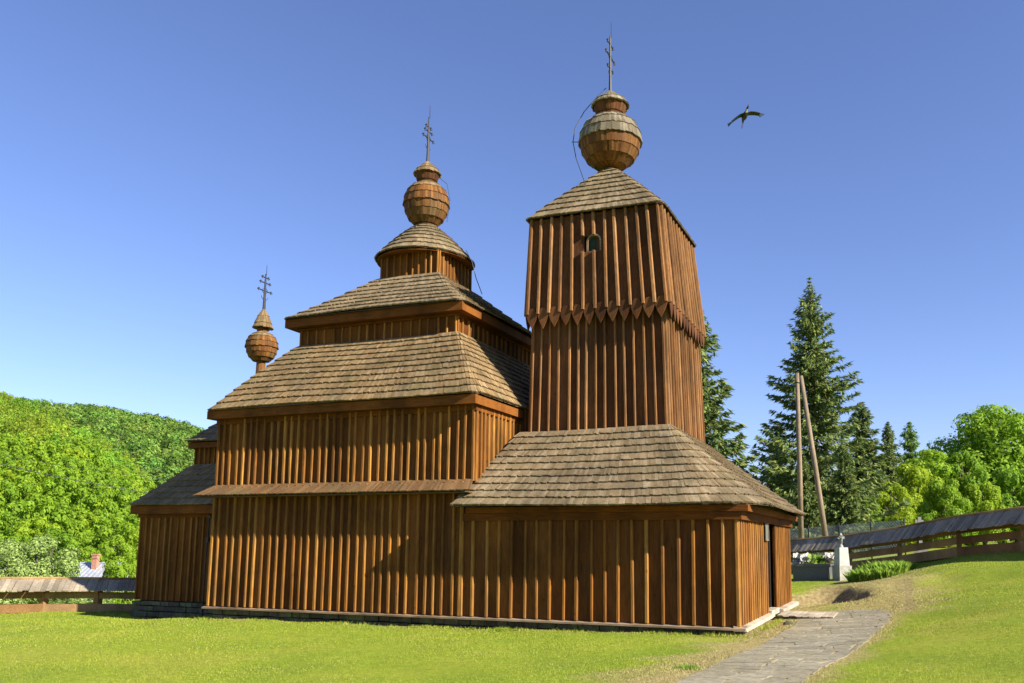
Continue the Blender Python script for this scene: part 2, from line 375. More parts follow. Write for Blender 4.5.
# flagstone path
def make_path():
    mb = MB(); rr = random.Random(3)
    nL = 40
    def lerp_line(line, t):
        L = [0]
        for a, b in zip(line[:-1], line[1:]): L.append(L[-1]+(b-a).length)
        s = t*L[-1]
        for i in range(len(L)-1):
            if s <= L[i+1]+1e-9:
                k = (s-L[i])/(L[i+1]-L[i]); return line[i].lerp(line[i+1], k)
        return line[-1]
    rows = []
    for i in range(nL+1):
        t = i/nL; a, b = lerp_line(L_edge, t), lerp_line(R_edge, t); rows.append((a, b))
    for i in range(nL):
        w = (rows[i][1]-rows[i][0]).length
        cuts = [0]; 
        while cuts[-1] < 1: cuts.append(cuts[-1]+rr.uniform(.25, .75)/max(w, .4))
        cuts[-1] = 1
        for u0, u1 in zip(cuts[:-1], cuts[1:]):
            e = rr.uniform(-.02, .02)
            pts = []
            for (k, u) in ((i, u0), (i, u1), (i+1, u1), (i+1, u0)):
                a, b = rows[k]; jj = .0
                p = a.lerp(b, min(1, max(0, u+rr.uniform(-.02, .02)))) ; pts.append(V((p.x+rr.uniform(-.03, .03), p.y+rr.uniform(-.03, .03), 0)))
            c = sum(pts, V())/4
            poly = []
            for k in range(4):
                p, q = pts[k], pts[(k+1) % 4]
                g = rr.uniform(.965, .99)
                poly.append(c+(p-c)*g); poly.append(c+(p.lerp(q, rr.uniform(.35, .65))-c)*(g+rr.uniform(-.03, .02)))
            hh = rr.uniform(.009, .0125); tx = ty = 0
            base = [V((p.x, p.y, ground(p.x, p.y)-.05)) for p in poly]
            top = [V((c.x+(p.x-c.x)*.995, c.y+(p.y-c.y)*.995, ground(p.x, p.y)+hh+(p.x-c.x)*tx+(p.y-c.y)*ty)) for p in poly]
            b0 = len(mb.v); n = 8
            mb.v += [tuple(p) for p in base+top]
            mb.f.append(tuple(range(b0+n, b0+2*n))); mb.m.append(0)
            for k in range(n):
                k2 = (k+1) % n; mb.f.append((b0+k, b0+k2, b0+n+k2, b0+n+k)); mb.m.append(0)
    o = mb.build('stone_path', M['path']); tag(o, kind='structure'); return o
make_path()

# ------------------------------------------------------------------ church
CH = empty('wooden_church', (-7.3, 4.35, -.2))
tag(CH, 'brown wooden church with shingled tiered roofs, a square bell tower and three onion domes', 'church')
D = 8.70; YC = D/2; L = 14.6
rr = random.Random(5)

WALL = [M['wall'], M['batten']]; TOWER = [M['tower'], M['tower_batten']]
def wall_face(mb, p0, p1, q0, q1, bw=.30, bt=.05, bd=.05, openings=(), th=.035, jitter=.25, off=0.0, ends=True):
    """boards and battens between bottom line p0-p1 and top line q0-q1 (left to right seen from outside)"""
    p0, p1, q0, q1 = V(p0), V(p1), V(q0), V(q1)
    d = (p1-p0); up = (q0-p0); n = d.cross(up).normalized()
    Ln = d.length; k = max(1, round(Ln/bw)); cuts = [0]+[(i+rr.uniform(-jitter, jitter)*.5)/k for i in range(1, k)]+[1]
    def P(s, t): return (p0.lerp(p1, s)).lerp(q0.lerp(q1, s), t)
    def segs(s0, s1):
        out = [(0., 1.)]
        for (a, b, t0, t1) in openings:
            if s1 > a+1e-4 and s0 < b-1e-4:
                nw = []
                for (u, v) in out:
                    if t0 > u: nw.append((u, min(v, t0)))
                    if t1 < v: nw.append((max(u, t1), v))
                out = nw
        return out
    cs = sorted(set(cuts+[x for o in openings for x in o[:2]]))
    for s0, s1 in zip(cs[:-1], cs[1:]):
        o = n*(off+rr.uniform(0, .008))
        for t0, t1 in segs(s0, s1):
            a = [P(s0, t0), P(s1, t0), P(s1, t1), P(s0, t1)]
            mb.hexa([x-n*th for x in a], [x+o for x in a])
    hw = bt/2/Ln; mb.cur = 1
    bs = list(cuts)
    if not ends: bs = bs[1:-1]
    for s in bs:
        s = min(1-hw*.6, max(hw*.6, s)); w = hw*rr.uniform(.85, 1.2); dd = bd*rr.uniform(.9, 1.1); ln = rr.uniform(-.3, .3)*hw
        for t0, t1 in segs(s-w, s+w):
            a = [P(s-w+ln, t0), P(s+w+ln, t0), P(s+w-ln, t1), P(s-w-ln, t1)]
            c = [P(s-w*.65+ln, t0), P(s+w*.65+ln, t0), P(s+w*.65-ln, t1), P(s-w*.65-ln, t1)]
            m1 = n*(off+dd*.7+.004); m2 = n*(off+dd+.004)
            mb.hexa([x+n*(off-.01) for x in a], [x+m1 for x in a]) if False else None
            b0 = len(mb.v)
            for q in ([x+n*(off-.01) for x in a], [x+m1 for x in a], [x+m2 for x in c]): mb.v += [tuple(x) for x in q]
            for lay in (0, 4):
                for i in range(4):
                    j = (i+1) % 4; mb.f.append((b0+lay+i, b0+lay+j, b0+lay+4+j, b0+lay+4+i)); mb.m.append(mb.cur)
            mb.f.append(tuple(b0+8+i for i in range(4))); mb.m.append(mb.cur)
    mb.cur = 0
def walls(mb, x0, x1, y0, y1, z0, z1, top=None, faces='swne', zt=None, openings={}, **kw):
    X0, X1, Y0, Y1 = top or (x0, x1, y0, y1)
    ft = {'s': ((x0, y0, z0), (x1, y0, z0), (X0, Y0, z1), (X1, Y0, z1)),
          'w': ((x1, y0, z0), (x1, y1, z0), (X1, Y0, z1), (X1, Y1, z1)),
          'n': ((x1, y1, z0), (x0, y1, z0), (X1, Y1, z1), (X0, Y1, z1)),
          'e': ((x0, y1, z0), (x0, y0, z0), (X0, Y1, z1), (X0, Y0, z1))}
    for f in faces: wall_face(mb, *ft[f], openings=openings.get(f, ()), **kw)

def rounded_rect(x0, x1, y0, y1, r, k=6, rl=None):
    pts = []; rl = r if rl is None else rl      # rl: radius of the two corners at x0
    for cx, cy, a0, q in ((x1-r, y0+r, -90, r), (x1-r, y1-r, 0, r), (x0+rl, y1-rl, 90, rl), (x0+rl, y0+rl, 180, rl)):
        for i in range(k+1):
            a = math.radians(a0+90*i/k); pts.append((cx+q*math.cos(a), cy+q*math.sin(a)))
    return pts          # ccw
def circle(cx, cy, r, n): return [(cx+r*math.cos(2*math.pi*i/n), cy+r*math.sin(2*math.pi*i/n)) for i in range(n)]

def roof(lo, hi, z0, z1, courses, mat, name='roof', w=.075, thick=.042, bell=.0, closed=True, parent=None, ov=.30, jag=.013, soffit=None):
    """shingled surface between two rings (lists of xy); every shingle is a small board"""
    mb = MB(); n = len(lo)
    lo = [V((*p, 0)) for p in lo]; hi = [V((*p, 0)) for p in hi]
    def zz(t): return z0+(z1-z0)*(t - bell*math.sin(math.pi*t))
    def P(j, u, t):
        a = lo[j % n].lerp(hi[j % n], t); b = lo[(j+1) % n].lerp(hi[(j+1) % n], t)
        p = a.lerp(b, u); p.z = zz(t)+sagf(p); return p
    ph = rr.uniform(0, 6)
    def sagf(p): return .022*math.sin(p.x*.9+p.y*.7+ph)
    segn = n if closed else n-1
    for i in range(courses):
        t0 = i/courses; t1 = min(1., (i+1+ov)/courses)
        lens = [(P(j, 1, t0)-P(j, 0, t0)).length for j in range(segn)]
        tot = sum(lens); k = max(6, round(tot/w)); pos = [0]
        while pos[-1] < tot: pos.append(pos[-1]+w*rr.uniform(.72, 1.28))
        pos[-1] = tot; cum = [0]
        for l in lens: cum.append(cum[-1]+l)
        j = 0
        def loc(s):
            jj = 0
            lo_, hi_ = 0, segn-1
            while lo_ < hi_:
                mid = (lo_+hi_)//2
                if s <= cum[mid+1]+1e-9: hi_ = mid
                else: lo_ = mid+1
            return lo_, (s-cum[lo_])/max(lens[lo_], 1e-9)
        for sa, sb in zip(pos[:-1], pos[1:]):
            ja, ua = loc(sa); jb, ub = loc(sb-1e-6)
            d0 = rr.uniform(-jag, jag)/max(.05, abs(z1-z0)); e0 = rr.uniform(.010, .018)
            ta = t0-abs(d0) if i == 0 else t0+d0
            A, B, T, S = P(ja, ua, ta), P(jb, ub, ta), P(jb, ub, t1), P(ja, ua, t1)
            nn = (B-A).cross(S-A)
            if nn.length < 1e-9: nn = (B-A).cross(T-A)
            if nn.length < 1e-9: continue
            nn.normalize()
            lift = nn*(.006+e0)
            th = thick*rr.uniform(.88, 1.12)
            gp_ = (B-A)*.004
            mb.hexa([A+lift+gp_, B+lift-gp_, T, S], [A+lift+nn*th+gp_*1.5, B+lift+nn*th-gp_*1.5, T+nn*.012, S+nn*.012])
    # deck under the shingles
    m = max(3, courses//2)
    for j in range(segn):
        for i in range(m):
            mb.face([P(j, 0, i/m)-V((0, 0, .012)), P(j, 1, i/m)-V((0, 0, .012)), P(j, 1, (i+1)/m)-V((0, 0, .012)), P(j, 0, (i+1)/m)-V((0, 0, .012))])
    return mb.build(name, M[mat], parent or CH)

def frame_band(mb, x0, x1, y0, y1, z0, z1, t):
    """four boards round a rectangle, butted at the corners"""
    mb.box((x0, y0, z0), (x1, y0+t, z1)); mb.box((x0, y1-t, z0), (x1, y1, z1))
    mb.box((x0, y0+t+.002, z0), (x0+t, y1-t-.002, z1)); mb.box((x1-t, y0+t+.002, z0), (x1, y1-t-.002, z1))
def soffit(mb, xo0, xo1, yo0, yo1, xi0, xi1, yi0, yi1, z, t=.03):
    mb.box((xo0, yo0, z), (xo1, yi0, z+t)); mb.box((xo0, yi1, z), (xo1, yo1, z+t))
    mb.box((xo0, yi0+.002, z), (xi0, yi1-.002, z+t)); mb.box((xi1, yi0+.002, z), (xo1, yi1-.002, z+t))

# --- stone foundation
mb = MB()
def stones(mb, a, b, z0f, z1, depth=.3, h=.16):
    a, b = V(a), V(b); d = (b-a); Ln = d.length; d.normalize(); n = V((d.y, -d.x, 0))
    z = z1
    row = 0
    zmin = z0f
    while z > zmin:
        hh = rr.uniform(.75, 1.2)*h; s = -rr.uniform(0, .2)
        while s < Ln:
            w = rr.uniform(.2, .55); s1 = min(Ln, s+w); s0 = max(0, s)
            if s1-s0 > .03:
                o = rr.uniform(0, .035); g = .01
                p0, p1 = a+d*(s0+g), a+d*(s1-g)
                q = [(p0-n*depth), (p1-n*depth), (p1+n*o), (p0+n*o)]
                jz = [rr.uniform(0, .02) for _ in range(4)]
                mb.hexa([V((x.x, x.y, z-hh+g+jz[i])) for i, x in enumerate(q)], [V((x.x, x.y, z-g*.5-jz[3-i]*.4)) for i, x in enumerate(q)])
            s += w
        z -= hh
stones(mb, (-14.5, .10, 0), (-.12, .10, 0), -.5, -.08)
stones(mb, (-.10, .12, 0), (-.10, 8.6, 0), -.5, -.10)
mb.build('stone_foundation', M['found'], CH); mb = MB()
stones(mb, (-19.0, 1.42, 0), (-14.66, 1.42, 0), -.9, -.07, h=.15)
stones(mb, (-19.02, 7.2, 0), (-19.02, 1.42, 0), -.9, -.07, h=.15)
mb.build('stone_foundation', M['found'], CH)
# --- sills
mb = MB()
for s in range(4):
    x0 = -14.72+s*3.73; x1 = min(.14, x0+3.715)
    mb.hexa([(x0, -.13, -.075), (x1, -.13, -.075), (x1, .14, -.075), (x0, .14, -.075)], [(x0, -.13, -.035), (x1, -.13, -.035), (x1, .14, .015), (x0, .14, .015)])
mb.build('sill', M['sill'], CH)
mb = MB()
mb.hexa([(-.12, -.10, -.10), (.17, -.10, -.10), (.17, 4.12, -.10), (-.12, 4.12, -.10)], [(-.12, -.10, .012), (.15, -.10, -.03), (.15, 4.12, -.03), (-.12, 4.12, .012)])
mb.hexa([(-.12, 5.45, -.10), (.22, 5.45, -.10), (.22, 8.85, -.10), (-.12, 8.85, -.10)], [(-.12, 5.45, .012), (.20, 5.45, -.01), (.20, 8.85, -.01), (-.12, 8.85, .012)])
o = mb.build('sill', M['pale'], CH); o['label'] = 'silver grey sill beams beside the doorway'

# --- lower walls: nave and porch run in one plane
mb = MB()
H1 = 2.62
DW = (3.98/D, 5.40/D)
walls(mb, -L, -6.75, 0, D, 0, 3.25, faces='sne', bw=.25, bt=.07, bd=.07)
mb.build('nave_wall', WALL, CH)
mb = MB()
walls(mb, -6.75, 0, 0, D, 0, H1, faces='sn', bw=.33, bt=.07, bd=.07)
wall_face(mb, (0, 0, 0), (0, D, 0), (0, 0, H1), (0, D, H1), bw=.30, bt=.06, bd=.028, openings=[(DW[0], DW[1], 0.0, 2.36/H1)])
pw = mb.build('porch_wall', WALL, CH)
mb = MB()     # doorway lining and room behind, its shade painted in near-black
mb.box((-1.6, 3.6, -.05), (-1.56, 5.9, 2.5)); mb.box((-1.55, 3.6, -.05), (-.05, 3.64, 2.5)); mb.box((-1.55, 5.86, -.05), (-.05, 5.9, 2.5)); mb.box((-1.55, 3.65, 2.46), (-.05, 5.85, 2.5))
mb.box((-1.55, 3.65, -.08), (-.05, 5.85, -.02))
mb.build('vestibule', M['dark'], CH)
mb = MB()
for y in (3.90, 5.40): mb.box((-.03, y, .013), (.035, y+.08, 2.36))
mb.box((-.03, 3.99, 2.30), (.03, 5.39, 2.362))
dr = mb.build('door_frame', M['wall'], CH)
mb = MB(); mb.box((-.14, 3.99, -.09), (.10, 5.39, .045)); mb.build('threshold', M['pale'], CH)
mb = MB()     # open door leaf folded inward, doorway shade put into its colour
for i in range(5): mb.box((-1.35+i*.25, 5.30, .06), (-1.35+i*.25+.243, 5.345, 2.28))
dl = mb.build('door', M['dark'], CH)
mb = MB(); mb.box((.055, 3.42, 1.86), (.075, 3.86, 2.26)); pl = mb.build('plaque', M['plaque'], CH)
mb = MB(); frame_band(mb, .056, .085, 3.40, 3.88, 1.84, 2.28, .02)
mb2 = MB()
for (a, b) in (((.07, 3.40, 1.84), (.09, 3.43, 2.28)), ((.07, 3.85, 1.84), (.09, 3.88, 2.28)), ((.07, 3.431, 1.84), (.09, 3.849, 1.865)), ((.07, 3.431, 2.255), (.09, 3.849, 2.28))): mb2.box(a, b)
mb2.build('frame', M['pole'], pl)

# --- skirt roof between lower and upper nave walls
Z1, Z2 = 3.27, 5.30
sk_lo = [(-6.35, -.38), (-6.35, -.38)]
mb = MB()
def strip_shingles(mb, a0, a1, b0, b1, w=.06, th=.035, jag=.010):
    a0, a1, b0, b1 = V(a0), V(a1), V(b0), V(b1); Ln = (a1-a0).length; s = 0
    while s < Ln-.01:
        s1 = min(Ln, s+w*rr.uniform(.75, 1.25)); u, v = s/Ln, s1/Ln
        A, B, T, S = a0.lerp(a1, u), a0.lerp(a1, v), b0.lerp(b1, v), b0.lerp(b1, u)
        nn = (B-A).cross(S-A).normalized(); j = (A-S).normalized()*rr.uniform(-jag, jag); e = nn*rr.uniform(.002, .012)
        A, B = A+j, B+j
        mb.hexa([A+e, B+e, T, S], [A+e+nn*th, B+e+nn*th, T+nn*th*.7, S+nn*th*.7]); s = s1
strip_shingles(mb, (-14.98, -.40, 2.99), (-6.34, -.40, 2.99), (-14.72, .12, 3.31), (-6.54, .12, 3.31))
strip_shingles(mb, (-15.0, 9.1, 2.99), (-15.0, -.40, 2.99), (-14.72, 8.6, 3.31), (-14.72, .12, 3.31))
strip_shingles(mb, (-6.4, 9.1, 2.99), (-15.0, 9.1, 2.99), (-6.54, 8.58, 3.31), (-14.72, 8.58, 3.31))
mb.box((-14.96, -.37, 2.955), (-6.40, .06, 2.975))
mb.build('skirt_roof', M['shingle_tan'], CH)

# --- upper nave block
xl, xr, yb = -14.71, -6.54, .14
mb = MB()
walls(mb, xl, xr, yb, D-yb, Z1, Z2, bw=.235, bt=.07, bd=.07)
# west wall down to the porch roof
mb.build('nave_wall', WALL, CH)['label'] = 'upper nave wall above the skirt roof'
ex0, ex1, ey0, ey1 = -14.95, -6.31, -.25, D+.25
mb = MB(); frame_band(mb, ex0+.06, ex1-.06, ey0+.06, ey1-.06, 5.17, 5.40, .05); frame_band(mb, xl-.07, xr+.07, yb-.07, D-yb+.07, 5.03, 5.168, .06)
soffit(mb, ex0+.12, ex1-.12, ey0+.12, ey1-.12, xl-.0, xr, yb, D-yb, 5.172)
mb.build('cornice', M['beam'], CH)
# tier-one roof, tier-two wall, cornice and roof
s0, s1, sy0, sy1 = -13.26, -7.97, 1.64, D-1.64
roof(rounded_rect(ex0, ex1, ey0, ey1, .30), rounded_rect(s0-.06, s1+.06, sy0-.06, sy1+.06, .06), 5.42, 7.52, 11, 'shingle_warm', 'nave_roof', bell=-.02)['label'] = 'wide lower tier of the nave roof'
mb = MB(); walls(mb, s0, s1, sy0, sy1, 7.4, 8.12, bw=.30); mb.build('tier_wall', WALL, CH)
mb = MB(); frame_band(mb, s0-.34, s1+.34, sy0-.34, sy1+.34, 8.06, 8.31, .05); frame_band(mb, s0-.08, s1+.08, sy0-.08, sy1+.08, 7.99, 8.058, .07)
soffit(mb, s0-.29, s1+.29, sy0-.29, sy1+.29, s0, s1, sy0, sy1, 8.062)
mb.build('cornice', M['beam'], CH)
XC = -10.72; h_ = 1.02; XD = -10.64
roof(rounded_rect(s0-.42, s1+.42, sy0-.42, sy1+.42, .30), rounded_rect(XD-h_-.05, XD+h_+.05, YC-h_-.05, YC+h_+.05, .05), 8.33, 9.95, 8, 'shingle', 'nave_roof', bell=.03)['label'] = 'narrower upper tier of the nave roof'
mb = MB(); walls(mb, XD-h_, XD+h_, YC-h_, YC+h_, 9.8, 10.68, bw=.22); mb.build('drum_wall', WALL, CH)
roof(circle(XC, YC, 1.55, 48), circle(XC, YC, .16, 48), 10.68, 12.0, 8, 'shingle', 'cupola_roof', w=.11, bell=-.07)
mb = MB(); mb.lathe([(.9, 10.86), (1.51, 10.66), (1.53, 10.62), (1.47, 10.62), (.9, 10.70)], 48, (XC, YC, 0), cap=False)
mb.build('cupola_soffit', M['beam'], CH)

# --- porch roof
t0, t1, ty0, ty1 = -5.98, -2.14, 2.27, 6.28
lo = rounded_rect(-6.82, .60, -.56, D+.56, 1.6, 8, .12); hi = rounded_rect(t0-.05, t1+.05, ty0-.05, ty1+.05, .05, 8)
# left part of the roof stops at the nave: shift the inner ring to the nave wall
hi = [((x if x > -4 else -6.6+(x-t0+.05)*.0+.3), y) for x, y in hi]
lo2 = rounded_rect(-6.82, .60, -.56, D+.56, 1.6, 8, .12)
roof(lo2, hi, 2.60, 4.74, 11, 'shingle', 'porch_roof', bell=.015)
mb = MB(); frame_band(mb, -6.60, .25, -.14, D+.14, 2.46, 2.60, .05); frame_band(mb, -6.7, .10, -.10, D+.10, 2.28, 2.455, .05)
soffit(mb, -6.60, .19, -.085, D+.085, -6.60, 0.02, -.02, D+.02, 2.458)
mb.build('cornice', M['beam'], CH)

# --- link between nave and tower
for f_ in 'sn':
    mb = MB(); walls(mb, -6.52, -5.9, 2.75, D-2.75, 3.6, 5.55, faces=f_, bw=.22); mb.build('link_wall', TOWER, CH)

# --- bell tower
mb = MB()
walls(mb, t0, t1, ty0, ty1, 4.3, 8.05, top=(t0+.05, t1-.13, ty0+.07, ty1-.07), bw=.265, bt=.06, bd=.08)
mb.build('tower_wall', TOWER, CH)['label'] = 'lower stage of the bell tower'
ub = (-6.04, -2.07, 2.09, 6.16); ut = (-6.06, -2.38, 2.40, 6.05)
mb = MB()
wz0, wz1 = 7.92, 10.74
def uz(z): return (z-wz0)/(wz1-wz0)
wL = ub[1]-ub[0]
wo = ((-4.36-ub[0])/wL, (-3.98-ub[0])/wL, uz(9.60), uz(10.06))
walls(mb, ub[0], ub[1], ub[2], ub[3], wz0, wz1, top=ut, bw=.33, bt=.09, bd=.10, openings={'s': [wo]}, jitter=.1)
mb.build('tower_wall', TOWER, CH)['label'] = 'upper belfry stage with flared foot'
# pointed boards round the foot of the belfry
mb = MB()
def pendants(a, b, z, w=.335):
    a, b = V(a), V(b); d = (b-a); Ln = d.length; d.normalize(); n = V((d.y, -d.x, 0)); k = round(Ln/w); w = Ln/k
    for i in range(k):
        c = a+d*(w*(i+.5)); o = n*rr.uniform(.02, .035); hw = w*.47; j = rr.uniform(-.02, .02)
        prof = [(-.45, .10), (-.70, .02), (-1, -.05), (-1, -.11), (-.66, -.26), (0, -.45+j), (.66, -.26), (1, -.11), (1, -.05), (.70, .02), (.45, .10), (0.0, .12)]
        poly = [c+d*(x*hw)+V((0, 0, z+zz_)) for x, zz_ in prof]
        tilt = rr.uniform(-.02, .02)
        mb.prism([p+o for p in poly], n*.03)
B_ = (ub[0]-.0, ub[1]+.0, ub[2]-.0, ub[3]+.0)
pendants((B_[0], B_[2], 0), (B_[1], B_[2], 0), 7.98); pendants((B_[1], B_[2], 0), (B_[1], B_[3], 0), 7.98)
pendants((B_[1], B_[3], 0), (B_[0], B_[3], 0), 7.98); pendants((B_[0], B_[3], 0), (B_[0], B_[2], 0), 7.98)
mb.build('pointed_boards', M['tower'], CH)
# window
def arch(x0, x1, z0, z1, y, k=8):
    r_ = (x1-x0)/2; c_ = (x0+x1)/2
    return [V((x0, y, z0)), V((x1, y, z0))]+[V((c_+r_*math.cos(a), y, z1-r_+r_*math.sin(a))) for a in [math.pi*i/k for i in range(k+1)]]
mb = MB(); mb.prism(arch(-4.35, -3.99, 9.60, 10.06, 2.38), (0, .02, 0)); wn = mb.build('window', M['glass'], CH)
mb = MB(); ao, ai = arch(-4.385, -3.955, 9.565, 10.10, 2.27), arch(-4.34, -4.0, 9.61, 10.055, 2.27)
for k in range(len(ao)):
    k2 = (k+1) % len(ao); e_ = V((0, .11, 0)); mb.hexa([ao[k], ao[k2], ao[k2]+e_, ao[k]+e_], [ai[k], ai[k2], ai[k2]+e_, ai[k]+e_])
mb.build('frame', M['sill'], wn)
te = (-6.22, -2.24, 2.24, 6.22)
TX, TY = -4.36, 4.25
roof(rounded_rect(te[0], te[1], te[2], te[3], .22), rounded_rect(TX-.13, TX+.13, TY-.13, TY+.13, .12), 10.74, 12.82, 9, 'shingle', 'tower_roof', bell=-.02)
mb = MB(); frame_band(mb, ut[0]-.015, ut[1]+.015, ut[2]-.02, ut[3]+.02, 10.66, 10.735, .05); mb.build('cornice', M['tower'], CH)

# --- apse
a0, ay0, ay1 = -18.98, 1.5, D-1.5
mb = MB(); walls(mb, a0, -14.6, ay0, ay1, -.05, 2.65, faces='sen', bw=.26, bt=.06); mb.build('apse_wall', WALL, CH)
mb = MB(); frame_band(mb, a0-.22, -14.63, ay0-.24, ay1+.24, 2.58, 2.84, .05); frame_band(mb, a0-.07, -14.63, ay0-.07, ay1+.07, 2.47, 2.578, .06); mb.build('cornice', M['beam'], CH)
b0x, by0, by1 = -17.95, 2.5, D-2.5
def u_ring(x0, x1, y0, y1, r, k=5):
    q = rounded_rect(x0, x1, y0, y1, r, k); n = len(q)
    return q[2*(k+1)-0:4*(k+1)]
def apse_ring(x0, y0, y1, xe, r=.2, k=5):      # open ring: north side -> east end -> south side
    q = rounded_rect(x0, xe, y0, y1, r, k)
    return [(xe, y1)]+q[2*(k+1):4*(k+1)]+[(xe, y0)]
roof(apse_ring(a0-.28, ay0-.3, ay1+.3, -14.72), apse_ring(b0x-.04, by0-.04, by1+.04, -14.72, .05), 2.86, 4.22, 7, 'shingle', 'apse_roof', closed=False)
mb = MB(); walls(mb, b0x, -14.7, by0, by1, 4.1, 4.86, faces='sen', bw=.2); mb.build('tier_wall', WALL, CH)
mb = MB(); frame_band(mb, b0x-.16, -14.73, by0-.18, by1+.18, 4.72, 4.90, .05); mb.build('cornice', M['beam'], CH)
roof(apse_ring(b0x-.24, by0-.26, by1+.26, -14.72), [(-14.72, YC+.05)]+[(-17.1, YC+.05)]*6+[(-17.1, YC-.05)]*6+[(-14.72, YC-.05)], 4.92, 6.6, 7, 'shingle', 'apse_roof', closed=False)
AX, AY = -17.17, YC
mb = MB(); mb.lathe([(.42, 6.0), (.40, 7.0), (.16, 7.4), (.15, 8.0)], 10, (AX, AY, 0)); mb.build('cupola_neck', M['shingle_orange'], CH)

# --- onion domes
def ring_boards(mb, cx, cy, r0, z0, r1, z1, n_side, w, th, jag=.01, ph=0.):
    """one shingled band of a faceted drum: lower edge r0,z0, upper edge r1,z1"""
    k = max(n_side, int(2*math.pi*max(r0, r1)/w)); k = (k//n_side)*n_side
    def pt(i, r, z):
        s = i*n_side/k; j = math.floor(s); u = s-j
        a, b = 2*math.pi*j/n_side+ph, 2*math.pi*(j+1)/n_side+ph
        p = V((math.cos(a), math.sin(a), 0)).lerp(V((math.cos(b), math.sin(b), 0)), u); return V((cx+p.x*r, cy+p.y*r, z))
    for i in range(k):
        jz = rr.uniform(-jag, jag)
        A, B, T, S = pt(i, r0, z0+jz), pt(i+1, r0, z0+jz), pt(i+1, r1, z1), pt(i, r1, z1)
        nn = (B-A).cross(S-A)
        if nn.length < 1e-9: nn = V((A.x-cx, A.y-cy, 0))
        nn.normalize(); e = nn*rr.uniform(0, .008)
        mb.hexa([A-nn*.02+e, B-nn*.02+e, T-nn*.02, S-nn*.02], [A+nn*th+e, B+nn*th+e, T+nn*th*.5, S+nn*th*.5])
def onion(cx, cy, zb, rad, hgt, style, bell=False):
    """bowl, drum bands, stepped shoulders, neck, mushroom cap"""
    ph = .2
    bowl = MB()
    n = 18
    z = lambda f: zb+hgt*f
    ring_boards(bowl, cx, cy, rad*.10, z(.0), rad*.50, z(.05), n, .07, .02, .0, ph)
    ring_boards(bowl, cx, cy, rad*.50, z(.045), rad*.76, z(.15), n, .07, .022, .006, ph)
    ring_boards(bowl, cx, cy, rad*.755, z(.145), rad*.92, z(.29), n, .07, .024, .006, ph)
    ring_boards(bowl, cx, cy, rad*.915, z(.285), rad*.985, z(.46), n, .07, .025, .008, ph)
    up = MB(); warm = style == 'shingle_warm'
    ring_boards(up if not warm else bowl, cx, cy, rad*1.02, z(.44), rad*.97, z(.62), n, .075, .03, .014, ph)
    if warm: ring_boards(bowl, cx, cy, rad*.985, z(.60), rad*.84, z(.76), n, .075, .03, .014, ph)
    b = bowl.build('onion_dome', M['shingle_orange'], CH)
    if not warm: ring_boards(up, cx, cy, rad*.985, z(.60), rad*.84, z(.76), n, .075, .03, .014, ph)
    ring_boards(up, cx, cy, rad*.865, z(.745), rad*.62, z(.86), n, .075, .03, .012, ph)
    ring_boards(up, cx, cy, rad*.645, z(.85), rad*.36, z(.935), n, .07, .03, .010, ph)
    up.lathe([(rad*.4, z(.915)), (.05, z(.95))], n, (cx, cy, 0), ph, cap=False)
    up.build('shingle_bands', M[style], b)
    cap = MB(); cr = rad*.56
    if bell:
        ring_boards(cap, cx, cy, rad*.34, z(.93), rad*.30, z(1.10), n, .08, .02, .004, ph); nk = cap.build('neck', M['shingle_orange'], b)
        c2 = MB(); cr = rad*.64
        ring_boards(c2, cx, cy, cr, z(1.06), cr*.78, z(1.22), n, .085, .025, .012, ph)
        ring_boards(c2, cx, cy, cr*.82, z(1.21), cr*.54, z(1.44), n, .08, .025, .008, ph)
        ring_boards(c2, cx, cy, cr*.56, z(1.43), cr*.08, z(1.68), n, .07, .02, .004, ph)
        c2.lathe([(cr*.3, z(1.10)), (cr*.97, z(1.065))], n, (cx, cy, 0), ph, cap=False)
        c2.build('cap', M[style], b)
        return b, z(1.66)
    ring_boards(cap, cx, cy, rad*.38, z(.92), rad*.42, z(.985), n, .07, .02, .004, ph)
    ring_boards(cap, cx, cy, rad*.43, z(.98), cr*.98, z(1.14), n, .07, .02, .004, ph)
    nk = cap.build('neck', M['tower'], b)
    c2 = MB()
    ring_boards(c2, cx, cy, cr*1.08, z(1.12), cr*.86, z(1.22), n, .075, .028, .018, ph)
    ring_boards(c2, cx, cy, cr*.90, z(1.21), cr*.48, z(1.315), n, .07, .025, .010, ph)
    ring_boards(c2, cx, cy, cr*.51, z(1.305), cr*.07, z(1.42), n, .06, .02, .004, ph)
    c2.build('cap', M[style], b)
    return b, z(1.41)
def cross(cx, cy, z0, h, parent, bars=((.52, .30), (.66, .2), (.36, .2)), lean=0, rod=True):
    mb = MB(); top = z0+h
    P = lambda f, s=0: V((cx+lean*f, cy+s, z0+h*f))
    mb.tube([P(-.05), P(.25), P(.55), P(.80)], [.055, .042, .034, .024], 6)
    if rod: mb.tube([P(.78)+V((.03, 0, 0)), P(1.0)+V((.03, 0, 0))], [.012, .008], 5)
    for f, half in bars:
        mb.tube([P(f, -half), P(f, half)], .022, 5)
        for s in (-1, 1):        # trefoil ends
            e = P(f, s*half)
            for dz, dy in ((.05, 0), (-.05, 0), (0, s*.055)): mb.tube([e, e+V((0, dy, dz))], [.018, .028], 5)
    for s in (-1, 1):            # braces between the arms
        mb.tube([P(bars[0][0], s*bars[0][1]*.5), P(bars[0][0]+.09, 0)], .009, 4); mb.tube([P(bars[0][0], s*bars[0][1]*.5), P(bars[0][0]-.09, 0)], .009, 4)
    # crescent at the foot
    arc = [P(.22)+V((0, .16*math.sin(a), .12-.12*math.cos(a))) for a in [x*math.pi/10 for x in range(-5, 6)]]
    mb.tube(arc, .011, 5)
    return mb.build('cross', M['iron'], parent)
